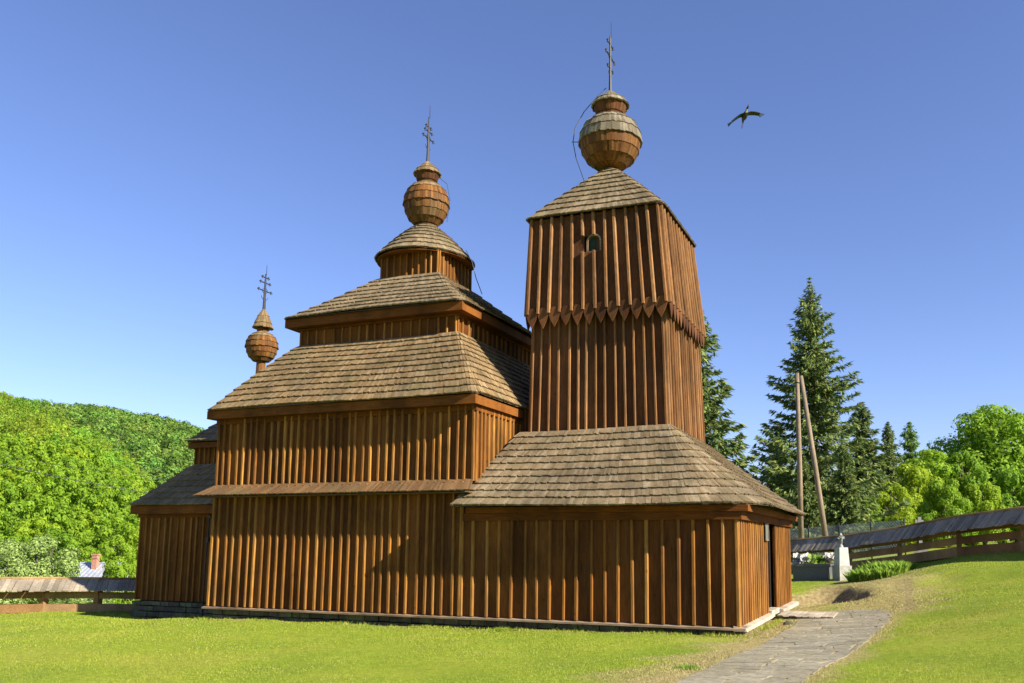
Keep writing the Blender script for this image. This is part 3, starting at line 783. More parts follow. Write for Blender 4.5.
d1, zt = onion(TX-.01, TY, 12.84, .92, 1.74, 'shingle_grey'); cross(TX-.01, TY, zt, 2.25, d1, ((.50, .38), (.68, .24), (.33, .22)))
mb = MB(); mb.lathe([(.14, 12.7), (.12, 13.0)], 10, (TX, TY, 0)); mb.build('spindle', M['pale'], d1)
d2, zt = onion(-10.74, YC, 11.92, .72, 1.58, 'shingle_warm'); cross(-10.74, YC, zt, 1.95, d2, ((.42, .30), (.54, .2), (.62, .14)))
d3, zt = onion(AX, AY, 7.90, .52, 1.13, 'shingle_warm', True); cross(AX, AY, zt, 1.6, d3, ((.42, .30), (.60, .22), (.72, .14)))
d1['label'] = 'largest dome, on the bell tower'; d2['label'] = 'middle dome, on the nave cupola'; d3['label'] = 'smallest dome, over the apse'

# --- lightning conductor
def conductor(pts, r=.010, nm='lightning_conductor'):
    mb = MB(); mb.tube(pts, r, 5); return mb.build(nm, M['cable'], CH)
P3 = lambda px, py, y: (lambda d: CAM+d*((y-CAM.y)/d.y))(ray(px, py))
conductor([P3(606, 88, 4.3), P3(596, 98, 4.1), P3(584, 112, 3.9), P3(575, 128, 3.7), P3(573, 142, 3.6), P3(576, 158, 3.5), P3(581, 172, 3.4), P3(586, 186, 3.25)], .013)
mb = MB(); mb.tube([P3(572, 142, 3.6), P3(580, 142, 4.0)], .012, 5); mb.build('bracket', M['iron'], CH)
conductor([P3(430, 170, 4.3), P3(447, 184, 4.2), P3(450, 200, 4.1), P3(447, 222, 4.0)], .008)
conductor([P3(466, 250, 3.2), P3(472, 262, 3.2), P3(476, 278, 3.1), P3(482, 294, 3.0)], .012)
# conductor and junction box on the apse
mb = MB(); mb.tube([(-16.15, 1.40, 2.55), (-16.15, 1.40, 2.1), (-16.17, 1.385, 1.0), (-16.17, 1.38, -.75)], .02, 6); cd = mb.build('downpipe', M['iron'], CH)
mb = MB(); mb.box((-16.21, 1.36, 1.72), (-16.09, 1.41, 1.86)); mb.build('clamp', M['iron'], cd)
mb = MB(); mb.box((-16.2, 1.37, 2.44), (-16.06, 1.42, 2.52)); mb.build('clamp', M['iron'], cd)

# --- step and duckboard in front of the door
st = empty('door_step', (.7, 4.5, ground(.8, 4.6))); tag(st, 'low weathered plank step on a stone block at the church doorway', 'step')
mb = MB()
zt_ = -.03
for i in range(9):
    x0 = .26+i*.155
    mb.hexa([(x0, 3.75+rr.uniform(-.04, .04), zt_-.03), (x0+.13, 3.75+rr.uniform(-.04, .04), zt_-.03), (x0+.13, 5.4, zt_-.03), (x0, 5.4, zt_-.03)],
            [(x0, 3.75, zt_), (x0+.13, 3.75, zt_), (x0+.13, 5.4, zt_), (x0, 5.4, zt_)])
mb.build('tread', M['pale'], st)
mb = MB(); stones(mb, (.3, 3.86, 0), (1.5, 3.86, 0), -.45, zt_-.032, 1.2, .14); mb.build('riser', M['found'], st)
def rock(name, label, x, y, s):
    mb = MB(); q = random.Random(int(x*100)); n = 9
    prof = [(.95, -.3), (1.0, .1), (.85, .42), (.5, .62), (.1, .66)]
    b = 0
    for r_, z_ in prof:
        for k in range(n):
            a = 2*math.pi*k/n; f = q.uniform(.85, 1.15); mb.v.append((x+s*r_*f*math.cos(a), y+s*.8*r_*f*math.sin(a), ground(x, y)+s*z_*q.uniform(.9, 1.1)))
    for i in range(len(prof)-1):
        for k in range(n):
            k2 = (k+1) % n; mb.f.append((i*n+k, i*n+k2, (i+1)*n+k2, (i+1)*n+k)); mb.m.append(0)
    mb.f.append(tuple((len(prof)-1)*n+k for k in range(n))); mb.m.append(0)
    return tag(mb.build(name, M['found']), label, 'stone')
rock('loose_stone', 'small dark loose stone at the corner of the plank step', *(lambda p: (p.x, p.y))(hit(789, 625)), .14)

# ------------------------------------------------------------------ fences
def log_fence(name, label, pts, hgt, rails, posts_every, roof_w, seed=1, drop=.34):
    """long churchyard fence of logs under a small board roof; pts: ground points"""
    q = random.Random(seed)
    root = empty(name, pts[len(pts)//2]); tag(root, label, 'fence')
    rf = MB(); wall_ = MB()
    def nrm_(i):
        d = V(pts[min(i+1, len(pts)-1)])-V(pts[max(i-1, 0)]); h = V((d.x, d.y, 0)).normalized(); return V((h.y, -h.x, 0))
    for ii, (a, b) in enumerate(zip(pts[:-1], pts[1:])):
        a, b = V(a), V(b); d = (b-a); Ln = d.length; na, nb = nrm_(ii), nrm_(ii+1)
        k = int(Ln/.15)
        for sgn in (1, -1):
            for i in range(k):
                p, r = a+d*(i/k), a+d*((i+1)/k-.008/Ln)
                n = na.lerp(nb, (i+.5)/k)
                ht = hgt+q.uniform(-.012, .012); e = q.uniform(-.02, .02)
                t_ = .028
                A, B = p+V((0, 0, ht))+n*sgn*.0, r+V((0, 0, ht))
                E, G = p+V((0, 0, ht-drop+e))+n*sgn*roof_w, r+V((0, 0, ht-drop+e))+n*sgn*roof_w
                up = V((0, 0, t_))
                rf.hexa([A, B, G, E], [A+up, B+up, G+up, E+up])
    rf.build('roof_boards', M['fence_roof'], root)
    mb = MB()
    for a, b in zip(pts[:-1], pts[1:]):
        a, b = V(a), V(b); mb.tube([a+V((0, 0, hgt+.03)), b+V((0, 0, hgt+.03))], .05, 6)
    mb.build('ridge', M['fence_log'], root)
    for z, hh, w in rails:
        mb = MB()
        for a, b in zip(pts[:-1], pts[1:]):
            mb.bar(V(a)+V((0, 0, z)), V(b)+V((0, 0, z+q.uniform(-.02, .02))), w, hh)
        mb.build('log_rail', M['fence_log'], root)
    tot = 0
    for a, b in zip(pts[:-1], pts[1:]):
        a, b = V(a), V(b); k = max(1, round((b-a).length/posts_every))
        for i in range(k):
            p = a.lerp(b, i/k); mb = MB(); mb.box((p.x-.09, p.y-.09, p.z-.3), (p.x+.09, p.y+.09, p.z+hgt-.03)); mb.build('post', M['fence_log'], root)
            mb = MB(); d = (b-a).normalized(); n = V((d.y, -d.x, 0))
            mb.bar(V((p.x, p.y, p.z+hgt-.36))-n*.38, V((p.x, p.y, p.z+hgt-.36))+n*.38, .10, .1); mb.build('cross_beam', M['fence_log'], root)
    return root
def fpt(px, py, depth): p = at(px, py, depth); return V((p.x, p.y, ground(p.x, p.y)))
_a, _b = at(-260, 613, 24.3), at(200, 613, 28.1)
lf = [(lambda p: V((p.x, p.y, ground(p.x, p.y))))(_a.lerp(_b, k/8)) for k in range(9)]
log_fence('log_fence', 'low log fence with a grey board roof left of the church apse', lf, 1.02, ((.12, .26, .24), (.52, .20, .18)), 7, .55, 4)
rf_ = [fpt(px, 560, dp) for px, dp in ((760, 41.5), (800, 39), (850, 36.6), (900, 34.4), (960, 31.6), (1024, 29), (1110, 26.2), (1220, 23.5))]
log_fence('log_fence', 'long log fence with a dark board roof climbing the lawn on the right', rf_, 1.45, ((.15, .36, .26), (.57, .26, .20), (.92, .18, .15)), 8, .56, 9, .56)

# ------------------------------------------------------------------ graves
def grave(px, py, depth):
    p = at(px, py, depth); g0 = ground(p.x, p.y); x = y = g = 0
    root = empty('gravestone', (p.x, p.y, g0), .62); root.scale = (.74, .74, .88); tag(root, 'grey stone grave pedestal with a small white crucifix in front of the right fence', 'gravestone')
    bd = lambda mb, nm, mt, pr: mb.build(nm, M[mt], pr, False, False)
    mb = MB(); mb.box((-.36, -.36, -.2), (.36, .36, .62)); bd(mb, 'base', 'conc', root)
    mb = MB(); mb.hexa([(-.30, -.28, .622), (.30, -.28, .622), (.30, .28, .622), (-.30, .28, .622)], [(-.25, -.24, 1.42), (.25, -.24, 1.42), (.25, .24, 1.42), (-.25, .24, 1.42)]); bd(mb, 'pedestal', 'marble', root)
    mb = MB(); mb.box((-.045, -.04, 1.42), (.045, .04, 2.05)); mb.box((-.19, -.039, 1.80), (-.046, .039, 1.88)); mb.box((.046, -.039, 1.80), (.19, .039, 1.88))
    mb.lathe([(.12, 1.422), (.10, 1.5), (.07, 1.52)], 8, (0, 0, 0)); cr = bd(mb, 'cross', 'conc', root)
    mb = MB(); mb.tube([(0, -.07, 1.6), (0, -.09, 1.85)], [.03, .045], 6); mb.tube([(-.15, -.07, 1.9), (0, -.08, 1.83), (.15, -.07, 1.9)], .02, 5); mb.lathe([(.02, 1.86), (.05, 1.9), (.04, 1.96)], 8, (0, -.08, 0)); bd(mb, 'figure', 'conc', cr)
grave(842, 569, 33)
def tomb(px0, px1, py, depth):
    a, b = at(px0, py, depth), at(px1, py, depth-.6); g = ground((a.x+b.x)/2, (a.y+b.y)/2); c = (a+b)/2
    d = (b-a); d.z = 0; Ln = d.length; d.normalize(); n = V((d.y, -d.x, 0)); c.z = g
    root = empty('grave_slab', c); tag(root, 'dark granite grave slab with flowers left of the white crucifix', 'grave')
    mb = MB(); mb.bar(V((a.x, a.y, g+.22)), V((b.x, b.y, g+.22)), 1.2, .62); mb.build('kerb', M['granite'], root)
    mb = MB(); mb.bar(V((a.x, a.y, g+.585))-d*.05, V((b.x, b.y, g+.585))+d*.05, 1.3, .10); mb.build('slab', M['granite'], root)
    return a, b, g+.64
ga, gb, gz = tomb(796, 831, 570, 34.5)
def flowers(name, label, c, mat, mat2, s, n=60):
    mb = MB(); q = random.Random(int(c[0]*77))
    for i in range(n):
        v = V((q.uniform(-.6, .6), q.uniform(-.6, .6), q.uniform(0, .6))); p = V(c)+v*s; mb.cur = 0 if q.random() < .55 else 1
        u = V((q.uniform(-1, 1), q.uniform(-1, 1), q.uniform(-1, 1))).normalized(); w = u.orthogonal().normalized(); k = s*.24
        mb.face([p+u*k, p+w*k, p-u*k, p-w*k])
    return tag(mb.build(name, [mat, mat2]), label, 'flowers')
flowers('flower_bouquet', 'white flower bouquet on the left of the dark grave slab', ga.lerp(gb, .2).xy.to_3d()+V((0, 0, gz)), M['marble'], M['marble'], .55, 90)
flowers('flower_bouquet', 'leafy green plant on the middle of the dark grave slab', ga.lerp(gb, .62).xy.to_3d()+V((0, 0, gz)), M['tallgrass'], M['tallgrass'], .5, 110)
flowers('flower_bouquet', 'white flowers beside the stone crucifix pedestal', ga.lerp(gb, .96).xy.to_3d()+V((0, 0, gz+.15)), M['marble'], M['conc'], .4, 80)
p = at(921, 548, 37); g = ground(p.x, p.y)
root = empty('grave_cross', (p.x, p.y, g)); tag(root, 'white grave cross standing behind the right fence', 'cross')
mb = MB(); mb.box((p.x-.07, p.y-.06, g-.2), (p.x+.07, p.y+.06, g+1.75)); mb.box((p.x-.16, p.y-.055, g+1.5), (p.x-.071, p.y+.055, g+1.62)); mb.box((p.x+.071, p.y-.055, g+1.5), (p.x+.16, p.y+.055, g+1.62)); mb.build('cross', M['marble'], root)
mb = MB(); mb.box((p.x-.3, p.y-.25, g-.2), (p.x+.3, p.y+.25, g+.35)); mb.build('base', M['conc'], root)

# ------------------------------------------------------------------ utility pole with strut
pb = fpt(801, 545, 45); ptop = at(797, 373, 45)
root = empty('utility_pole', pb); tag(root, 'tall wooden utility pole with a leaning strut in front of the big spruce', 'pole')
mb = MB(); mb.tube([pb-V((0, 0, .4)), pb.lerp(ptop, .5)+V((.02, 0, 0)), ptop], [.15, .13, .105], 10); mb.build('pole', M['pole'], root, smooth=True)
sb = fpt(830, 548, 43); stp = at(801, 376, 44.7)
mb = MB(); mb.tube([sb-V((0, 0, .4)), sb.lerp(stp, .5), stp], [.15, .13, .10], 10); mb.build('strut', M['pole'], root, smooth=True)
mb = MB(); mb.tube([ptop-V((0, 0, .5))+V((-.1, -.1, 0)), stp-V((0, 0, .4))], .03, 6); mb.build('bolt', M['iron'], root)

# chain-link fence in the shade of the spruces
wa, wb = fpt(780, 545, 52), fpt(905, 540, 47)
root = empty('wire_fence', (wa+wb)/2); tag(root, 'grey chain-link fence below the spruces', 'fence')
d = wb-wa; Ln = d.length
mb = MB(); k = int(Ln/.16); Hf = 2.2; m_ = int(Hf/.16)
for i in range(-m_, k):
    for sgn in (0, 1):
        i0, i1 = i, i+m_
        f0, f1 = max(0, i0), min(k, i1)
        if f1 <= f0: continue
        z0_, z1_ = (f0-i0)/m_*Hf, (f1-i0)/m_*Hf
        if sgn: z0_, z1_ = Hf-z0_, Hf-z1_
        mb.tube([wa+d*(f0/k)+V((0, 0, z0_)), wa+d*(f1/k)+V((0, 0, z1_))], .008, 3, False)
mb.build('wire_mesh', M['tin'], root)
for i in range(5):
    p = wa+d*(i/4); mb = MB(); mb.tube([p-V((0, 0, .2)), p+V((0, 0, Hf+.1))], .04, 6); mb.build('post', M['iron'], root)

# ------------------------------------------------------------------ foliage builders (numpy)
def cards(cent, nrm, size, asp=.7):
    n = len(cent); a = rs.normal(size=(n, 3)); t = np.cross(nrm, a); t /= np.linalg.norm(t, axis=1)[:, None]+1e-9
    b = np.cross(nrm, t); s = size[:, None]
    v = np.stack([cent-t*s, cent-b*s*asp*.8+nrm*s*.15, cent+t*s, cent+b*s*asp], 1)
    return v.reshape(-1, 3)
def quads(nv): return np.arange(nv).reshape(-1, 4)
def unit(n): v = rs.normal(size=(n, 3)); return v/np.linalg.norm(v, axis=1)[:, None]
def crown_points(h, w, base, lobes, n, shell=.55, seed=None, flat=1.):
    """leaf positions of a broad crown: many lobes along limbs, denser on the outside of each lobe"""
    cs = []; limbs = []
    for i in range(lobes):
        f = (i+.5)/lobes; z = base+(h-base)*(.08+.80*f); 
        prof = math.sin(math.pi*min(1, .16+.80*f))**.65
        a = i*2.399+rs.uniform(-.4, .4); rad = w*.5*prof*rs.uniform(.35, .85)
        r = w*.5*rs.uniform(.26, .44)*(.75+.4*prof)*(1-.35*f)
        c = np.array([rad*math.cos(a), rad*math.sin(a), z]); cs.append((c, r)); limbs.append(c)
    wts = np.array([r*r for _, r in cs]); wts /= wts.sum()
    pick = rs.choice(len(cs), n, p=wts)
    C0 = np.array([c for c, _ in cs])[pick]; R0 = np.array([r for _, r in cs])[pick]
    u = unit(n); u[:, 2] *= .8
    # clumps inside a lobe leave gaps
    rad = R0*(shell+(1-shell)*rs.rand(n)**.5)*(1+.22*np.sin(u[:, 0]*7+pick)*np.cos(u[:, 1]*6+pick*2)*1.0)
    P = C0+u*rad[:, None]
    nr = u*.9+unit(n)*.45+np.array([0, 0, .2]); nr /= np.linalg.norm(nr, axis=1)[:, None]
    return P, nr, limbs
def deciduous_meshes(h, w, base, lobes, n, leaf, mat, name='crown'):
    P, nr, limbs = crown_points(h, w, base, lobes, n)
    v = cards(P, nr, leaf*rs.uniform(.6, 1.3, n)); cm = np_mesh(name, v, quads(len(v)), mat, 4)
    mb = MB(); tr = w*.022+.06
    top = V((0, 0, h*.82)); pts = [V((0, 0, -.4)), V((.06*w*.1, 0, h*.2)), V((-.02*w, .02*w, h*.5)), top]
    mb.tube(pts, [tr*1.3, tr, tr*.6, tr*.15], 8)
    for c in limbs[::2]:
        c = V(c); z0 = max(base*.6, c.z*.55); a = V((0, 0, z0)); mb.tube([a, a.lerp(c, .5)+V((0, 0, .15)), c], [tr*.45, tr*.28, tr*.08], 5)
    tm = mb.mesh('trunk', [M['bark']], True)
    return tm, cm
def tree(name, label, tm, cm, loc, s=1., sz=None, rz=None, group=None, cat='tree'):
    root = empty(name, loc, R.uniform(0, 6.28) if rz is None else rz); root.scale = (s, s, sz or s)
    tag(root, label, cat, group)
    link('trunk', tm, None, root, False); link('crown', cm, None, root, False)
    return root
def spruce_meshes(h, w, mat, seed, n_per=1.0, low=.04, shape=.85, droop=.35):
    q = np.random.RandomState(seed); P = []; Nn = []; S = []
    z = h*low; mb = MB()
    mb.tube([V((0, 0, -.4)), V((0, 0, h*.5)), V((0, 0, h))], [h*.016+.05, h*.009+.03, .015], 8)
    while z < h*.995:
        f = z/h; Rm = w*.5*(1-f)**shape*(.55+.45*min(1, f/.12)); k = int(q.randint(5, 9))
        a0 = q.uniform(0, 6.28)
        for i in range(k):
            ln = max(.15, Rm*q.uniform(.45, 1.3)); a = a0+6.283*i/k+q.uniform(-.3, .3)
            dx, dy = math.cos(a), math.sin(a); dr = droop*q.uniform(.6, 1.3)*(1-f*1.1)
            m = int(max(6, ln*16*n_per)); t = q.rand(m)**.75
            # branch line: out, drooping, tip turned up
            bz = z - ln*dr*(np.sin(t*2.2)*.9) + ln*.14*t**3 + (f>.75)*ln*t*.5
            side = q.normal(size=m)*ln*.13*(1.15-t); hang = np.abs(q.normal(size=m))*.16*(1.2-.7*f)*min(1, ln)
            P.append(np.stack([dx*ln*t-dy*side, dy*ln*t+dx*side, bz-hang], 1))
            nn = np.stack([q.normal(size=m)*.5+dx*.3, q.normal(size=m)*.5+dy*.3, .5+q.rand(m)*.6], 1); Nn.append(nn)
            S.append(np.full(m, .055+.09*min(1.6, ln**.5))*q.uniform(.7, 1.3, m))
            if ln > .8 and i % 2 == 0:
                mb.tube([V((0, 0, z)), V((dx*ln*.5, dy*ln*.5, z-ln*dr*.75))], [.03, .012], 4, False)
        z += (.24+.22*(1-f))*q.uniform(.7, 1.3)*max(.6, h/24)
    P = np.concatenate(P); Nn = np.concatenate(Nn); Nn /= np.linalg.norm(Nn, axis=1)[:, None]; S = np.concatenate(S)
    # sprays: elongated cards pointing outwards and down
    out = P.copy(); out[:, 2] = 0; out /= np.linalg.norm(out, axis=1)[:, None]+1e-6
    t = out+q.normal(size=P.shape)*.45; t[:, 2] -= .45; t /= np.linalg.norm(t, axis=1)[:, None]
    b = np.cross(Nn, t); b /= np.linalg.norm(b, axis=1)[:, None]+1e-6; s = S[:, None]
    v = np.stack([P-t*s*1.2, P-b*s*.42, P+t*s*1.9, P+b*s*.42], 1).reshape(-1, 3)
    return mb.mesh('trunk', [M['bark']], True), np_mesh('crown', v, quads(len(v)), mat, 4)

def base_at(px, depth): p = at(px, 543, depth); return V((p.x, p.y, ground(p.x, p.y)))
def height_for(px, ytop, depth): p = at(px, ytop, depth); return p.z-ground(p.x, p.y)
spr = [spruce_meshes(24, 15.5, M['spruce'], 1, 1.6, .03, 1.0), spruce_meshes(17, 8.6, M['spruce'], 2, 1.8, .05, .85), spruce_meshes(14, 6.2, M['spruce'], 3, 1.8, .04, .75)]
lar = spruce_meshes(13, 6.2, M['larch'], 4, 1.3, .08, .7, .2)
for px, yt, dp, k, ws, lab in ((818, 264, 74, 0, 1., 'tallest dark spruce, rising behind the leaning pole'), (699, 288, 56, 1, 1.05, 'tall dark spruce half hidden behind the bell tower'),
        (867, 398, 82, 2, 1.25, 'dark spruce close against the right side of the tallest spruce'), (893, 419, 90, 2, .95, 'slim dark spruce between the tallest spruce and the larch'),
        (781, 418, 84, 2, 1.2, 'dark spruce close against the left side of the tallest spruce'), (846, 440, 66, 2, 1.1, 'low spruce in front of the foot of the tallest spruce'), (806, 455, 66, 2, 1.1, 'low spruce behind the utility pole')):
    b = base_at(px, dp); hh = height_for(px, yt, dp); ref = (24, 17, 14)[k]; s = hh/ref
    tree('spruce_tree', lab, *spr[k], b, s*ws, s, rz=px*.7)
b = base_at(915, 95); s = height_for(915, 419, 95)/13; tree('larch_tree', 'slender pale green larch right of the dark spruces', *lar, b, s*.95, s, rz=1)
dec = [deciduous_meshes(14, 11, 1.4, 34, 34000, .165, M['leaf']), deciduous_meshes(12, 8, .8, 28, 26000, .155, M['leaf']), deciduous_meshes(8, 8, .3, 20, 20000, .15, M['leaf'])]
for px, yt, dp, k, ws, lab in ((1003, 392, 98, 0, 1.1, 'broad light green tree rising highest at the right edge'), (966, 440, 90, 1, .85, 'slender birch-like tree left of the broad light green tree'), (1018, 462, 80, 2, 1., 'rounded bright green bushy tree below the broad tree at the right edge'),
        (936, 438, 92, 1, 1.3, 'yellow green tree right of the slender larch'), (985, 478, 76, 2, .8, 'low bright bush behind the right fence below the birch-like tree'), (918, 458, 84, 2, .85, 'low leafy bush at the foot of the larch'), (947, 474, 72, 2, .8, 'low leafy bush behind the white grave cross'),
        (893, 474, 78, 1, 1.0, 'leafy sapling in front of the slim dark spruce'), (870, 490, 76, 1, .8, 'leafy sapling left of the slim dark spruce')):
    b = base_at(px, dp); hh = height_for(px, yt, dp); ref = (14, 12, 8)[k]; s = hh/ref
    tree('leafy_tree', lab, *dec[k], b, s*ws, s, rz=px*.31)

# a row of trees beyond the churchyard, closing the view to the right and behind the church
small = [deciduous_meshes(11, 9, .2, 20, 9000, .26, M['leaf']) for _ in range(2)]
for px, dp, hh in ((690, 150, 11), (730, 140, 10), (765, 130, 9), (800, 128, 10), (840, 125, 11), (880, 128, 13), (915, 132, 12), (950, 126, 14), (985, 130, 14), (1025, 135, 15), (1065, 130, 13), (1110, 128, 12), (650, 160, 10)):
    b = base_at(px, dp); o = tree('leafy_tree', 'green tree in the row closing the view beyond the churchyard', *small[px % 2], b, hh/11, hh/11, group='trees beyond the churchyard')

# tall grass tuft in front of the right fence
def tuft(name, label, c, rad, hgt, n, mat):
    a = rs.rand(n)*6.283; r = rad*np.sqrt(rs.rand(n)); x = c.x+r*np.cos(a)*1.3; y = c.y+r*np.sin(a); z = ground_np(x, y)-.02
    h = hgt*rs.uniform(.5, 1.1, n)*(1.1-.5*r/rad); l = rs.normal(size=(n, 2))*.22*h[:, None]; w = .009
    ang = rs.rand(n)*3.14
    v = np.stack([np.stack([x-w*np.cos(ang), y-w*np.sin(ang), z], 1), np.stack([x+w*np.cos(ang), y+w*np.sin(ang), z], 1),
                  np.stack([x+l[:, 0]*.5+w*.6*np.cos(ang), y+l[:, 1]*.5+w*.6*np.sin(ang), z+h*.7], 1), np.stack([x+l[:, 0]*1.3, y+l[:, 1]*1.3, z+h], 1)], 1).reshape(-1, 3)
    return tag(link(name, np_mesh(name, v, quads(len(v)), mat, 4), None), label, 'plant')
tuft('grass_tuft', 'clump of tall green grass right of the white crucifix by the fence', fpt(878, 568, 31), .8, .62, 5200, M['tallgrass'])
tuft('grass_tuft', 'smaller clump of tall grass against the foot of the right fence', fpt(897, 566, 31.8), .5, .5, 2200, M['tallgrass'])

# ------------------------------------------------------------------ wooded hills on the left
def hill_surface(name, prof, d0, d1, zc, z_in=-8, back=120, n=40):
    """prof: (px, ridge_y, ridge depth); a slope rising from depth d0 to the ridge, falling behind"""
    pr = np.array(prof, float); pxs = np.linspace(pr[0, 0], pr[-1, 0], n); rows = []
    ts = [0, .08, .18, .3, .42, .55, .68, .8, .9, 1.0, 1.15, 1.4]
    for px in pxs:
        y = np.interp(px, pr[:, 0], pr[:, 1]); dr = np.interp(px, pr[:, 0], pr[:, 2]); p = at(px, y, dr); zr = p.z-zc
        row = []
        for t in ts:
            dep = d0+(dr-d0)*t; x, yy = horizon_dir(px, dep)
            e = min(t, 1); z = z_in+(zr-z_in)*(e**.9*(1.25-.25*e)) - max(0, t-1)*60
            row.append((x, yy, z))
        rows.append(row)
    A = np.array(rows); k = len(ts); idx = np.arange(n*k).reshape(n, k)
    f = np.stack([idx[:-1, :-1], idx[1:, :-1], idx[1:, 1:], idx[:-1, 1:]], -1).reshape(-1, 4)
    me = np_mesh(name, A.reshape(-1, 3), f, M['hill'], 4); me.polygons.foreach_set('use_smooth', [True]*len(f))
    tag(link(name, me, None), kind='structure')
    def samp(u, t):
        i = u*(n-1); i0 = int(min(n-2, i)); fu = i-i0; tt = np.interp(t, ts, range(k)); j0 = int(min(k-2, tt)); ft = tt-j0
        return (A[i0, j0]*(1-fu)+A[i0+1, j0]*fu)*(1-ft)+(A[i0, j0+1]*(1-fu)+A[i0+1, j0+1]*fu)*ft
    return samp
near = hill_surface('hill', ((-320, 350, 430), (-120, 372, 430), (0, 391, 420), (25, 400, 410), (57, 419, 395), (88, 432, 375), (122, 452, 345), (140, 485, 310), (170, 505, 290), (230, 520, 280), (330, 530, 270)), 165, 420, 9)
far = hill_surface('hill', ((-300, 385, 760), (-60, 394, 760), (20, 396, 740), (50, 402, 720), (80, 402, 720), (110, 407, 700), (150, 414, 680), (180, 423, 660), (205, 432, 640), (260, 450, 620), (340, 480, 600), (420, 510, 560)), 330, 700, 9, -6)
# far wood: one mass
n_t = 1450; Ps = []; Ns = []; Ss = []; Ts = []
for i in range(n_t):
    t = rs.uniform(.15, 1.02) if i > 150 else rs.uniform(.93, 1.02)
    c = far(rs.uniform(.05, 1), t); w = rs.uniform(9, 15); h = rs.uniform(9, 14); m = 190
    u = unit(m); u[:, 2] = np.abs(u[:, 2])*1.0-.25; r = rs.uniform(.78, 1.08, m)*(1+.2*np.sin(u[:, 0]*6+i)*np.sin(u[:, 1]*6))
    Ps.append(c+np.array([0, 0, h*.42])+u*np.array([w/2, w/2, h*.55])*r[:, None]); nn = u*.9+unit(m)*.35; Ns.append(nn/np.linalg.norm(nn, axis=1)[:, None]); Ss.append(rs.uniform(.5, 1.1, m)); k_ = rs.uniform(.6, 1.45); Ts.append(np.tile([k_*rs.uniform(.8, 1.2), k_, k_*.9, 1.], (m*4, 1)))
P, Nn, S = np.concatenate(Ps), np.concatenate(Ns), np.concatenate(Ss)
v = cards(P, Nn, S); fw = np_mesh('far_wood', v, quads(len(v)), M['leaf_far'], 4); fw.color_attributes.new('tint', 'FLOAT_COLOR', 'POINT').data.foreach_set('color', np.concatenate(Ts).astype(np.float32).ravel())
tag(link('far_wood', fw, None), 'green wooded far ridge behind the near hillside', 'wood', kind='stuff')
# near hillside: every tree a thing
hm = []
for j in range(5):
    P, nr, _ = crown_points(13, 11+j % 3, .2, 12, 2200, .7)
    v = cards(P, nr, .46*rs.uniform(.6, 1.3, len(P))); hm.append(np_mesh('hillside_tree', v, quads(len(v)), M['leaf'], 4))
cand = []; tries = 0
while tries < 30000 and len(cand) < 1300:
    tries += 1
    u = R.uniform(.03, .97); t = R.uniform(.06, 1.0)
    c = near(u, t)
    if any((c[0]-a[0])**2+(c[1]-a[1])**2 < 4.6**2 for a in cand): continue
    cand.append((c[0], c[1], c[2], u))
cand.sort(key=lambda c: (c[0]-CAM.x)**2+(c[1]-CAM.y)**2)
rest = []; rtint = []; seen = 0
for cnt, c in enumerate(cand):
    s = R.uniform(.5, .88); sz_ = s*R.uniform(.85, 1.25); rz = R.uniform(0, 6.28)
    if seen < 290 and c[3] > .42:
        seen += 1
        o = link('hillside_tree', hm[cnt % 5], None); o.location = (c[0], c[1], c[2]-.6); o.scale = (s, s, sz_); o.rotation_euler.z = rz
        tag(o, 'leafy green tree in the wood on the near hillside left of the church', 'tree', 'trees on the near hillside')
    else:
        me_ = hm[cnt % 5]; co_ = np.empty(len(me_.vertices)*3, np.float32); me_.vertices.foreach_get('co', co_); co_ = co_.reshape(-1, 12)[::2].reshape(-1, 3)*np.array([s, s, sz_])
        cs_, sn_ = math.cos(rz), math.sin(rz); rest.append(np.stack([co_[:, 0]*cs_-co_[:, 1]*sn_+c[0], co_[:, 0]*sn_+co_[:, 1]*cs_+c[1], co_[:, 2]+c[2]-.6], 1))
        k_ = R.uniform(.7, 1.25); rtint.append(np.tile([k_*R.uniform(.8, 1.25), k_, k_*.85, 1], (len(co_), 1)))
v = np.concatenate(rest); hw_ = np_mesh('hillside_wood', v, quads(len(v)), M['leaf_hill'], 4); hw_.color_attributes.new('tint', 'FLOAT_COLOR', 'POINT').data.foreach_set('color', np.concatenate(rtint).astype(np.float32).ravel())
tag(link('hillside_wood', hw_, None), 'upper part of the bright green wood on the near hillside', 'wood', kind='stuff')
# valley trees in front of the hill
pale = deciduous_meshes(8, 9, .2, 20, 22000, .12, M['leaf_pale'])
for px, yt, dp, s_, lab in ((38, 532, 62, 1.1, 'pale grey-green willow bush above the left fence'), (-12, 540, 58, 1., 'pale willow bush cut by the left edge of the view'), (52, 556, 66, .75, 'small pale willow bush left of the tin-roofed house'), (88, 579, 60, 1.3, 'low pale bush below the tin-roofed house')):
    b = base_at(px, dp); b.z = -4.0; hh = at(px, yt, dp).z-b.z; s = hh/8; tree('willow_bush', lab, *pale, b, s*s_, s, rz=px)
for px, yt, dp, k, s_, lab in ((122, 556, 74, 2, .8, 'dense green bush between the tin-roofed house and the apse'), (86, 540, 100, 1, 1., 'olive green tree behind the tin-roofed house'), (20, 527, 110, 1, 1., 'bright tree behind the pale willow bushes'), (118, 532, 112, 1, 1., 'bright tree at the foot of the hill left of the apse'), (52, 520, 116, 1, .9, 'green tree at the foot of the hill above the house')):
    b = base_at(px, dp); b.z = -6.2; hh = at(px, yt, dp).z-b.z; ref = (14, 12, 8)[k]; s = hh/ref; tree('leafy_tree', lab, *dec[k], b, s*s_, s, rz=px)

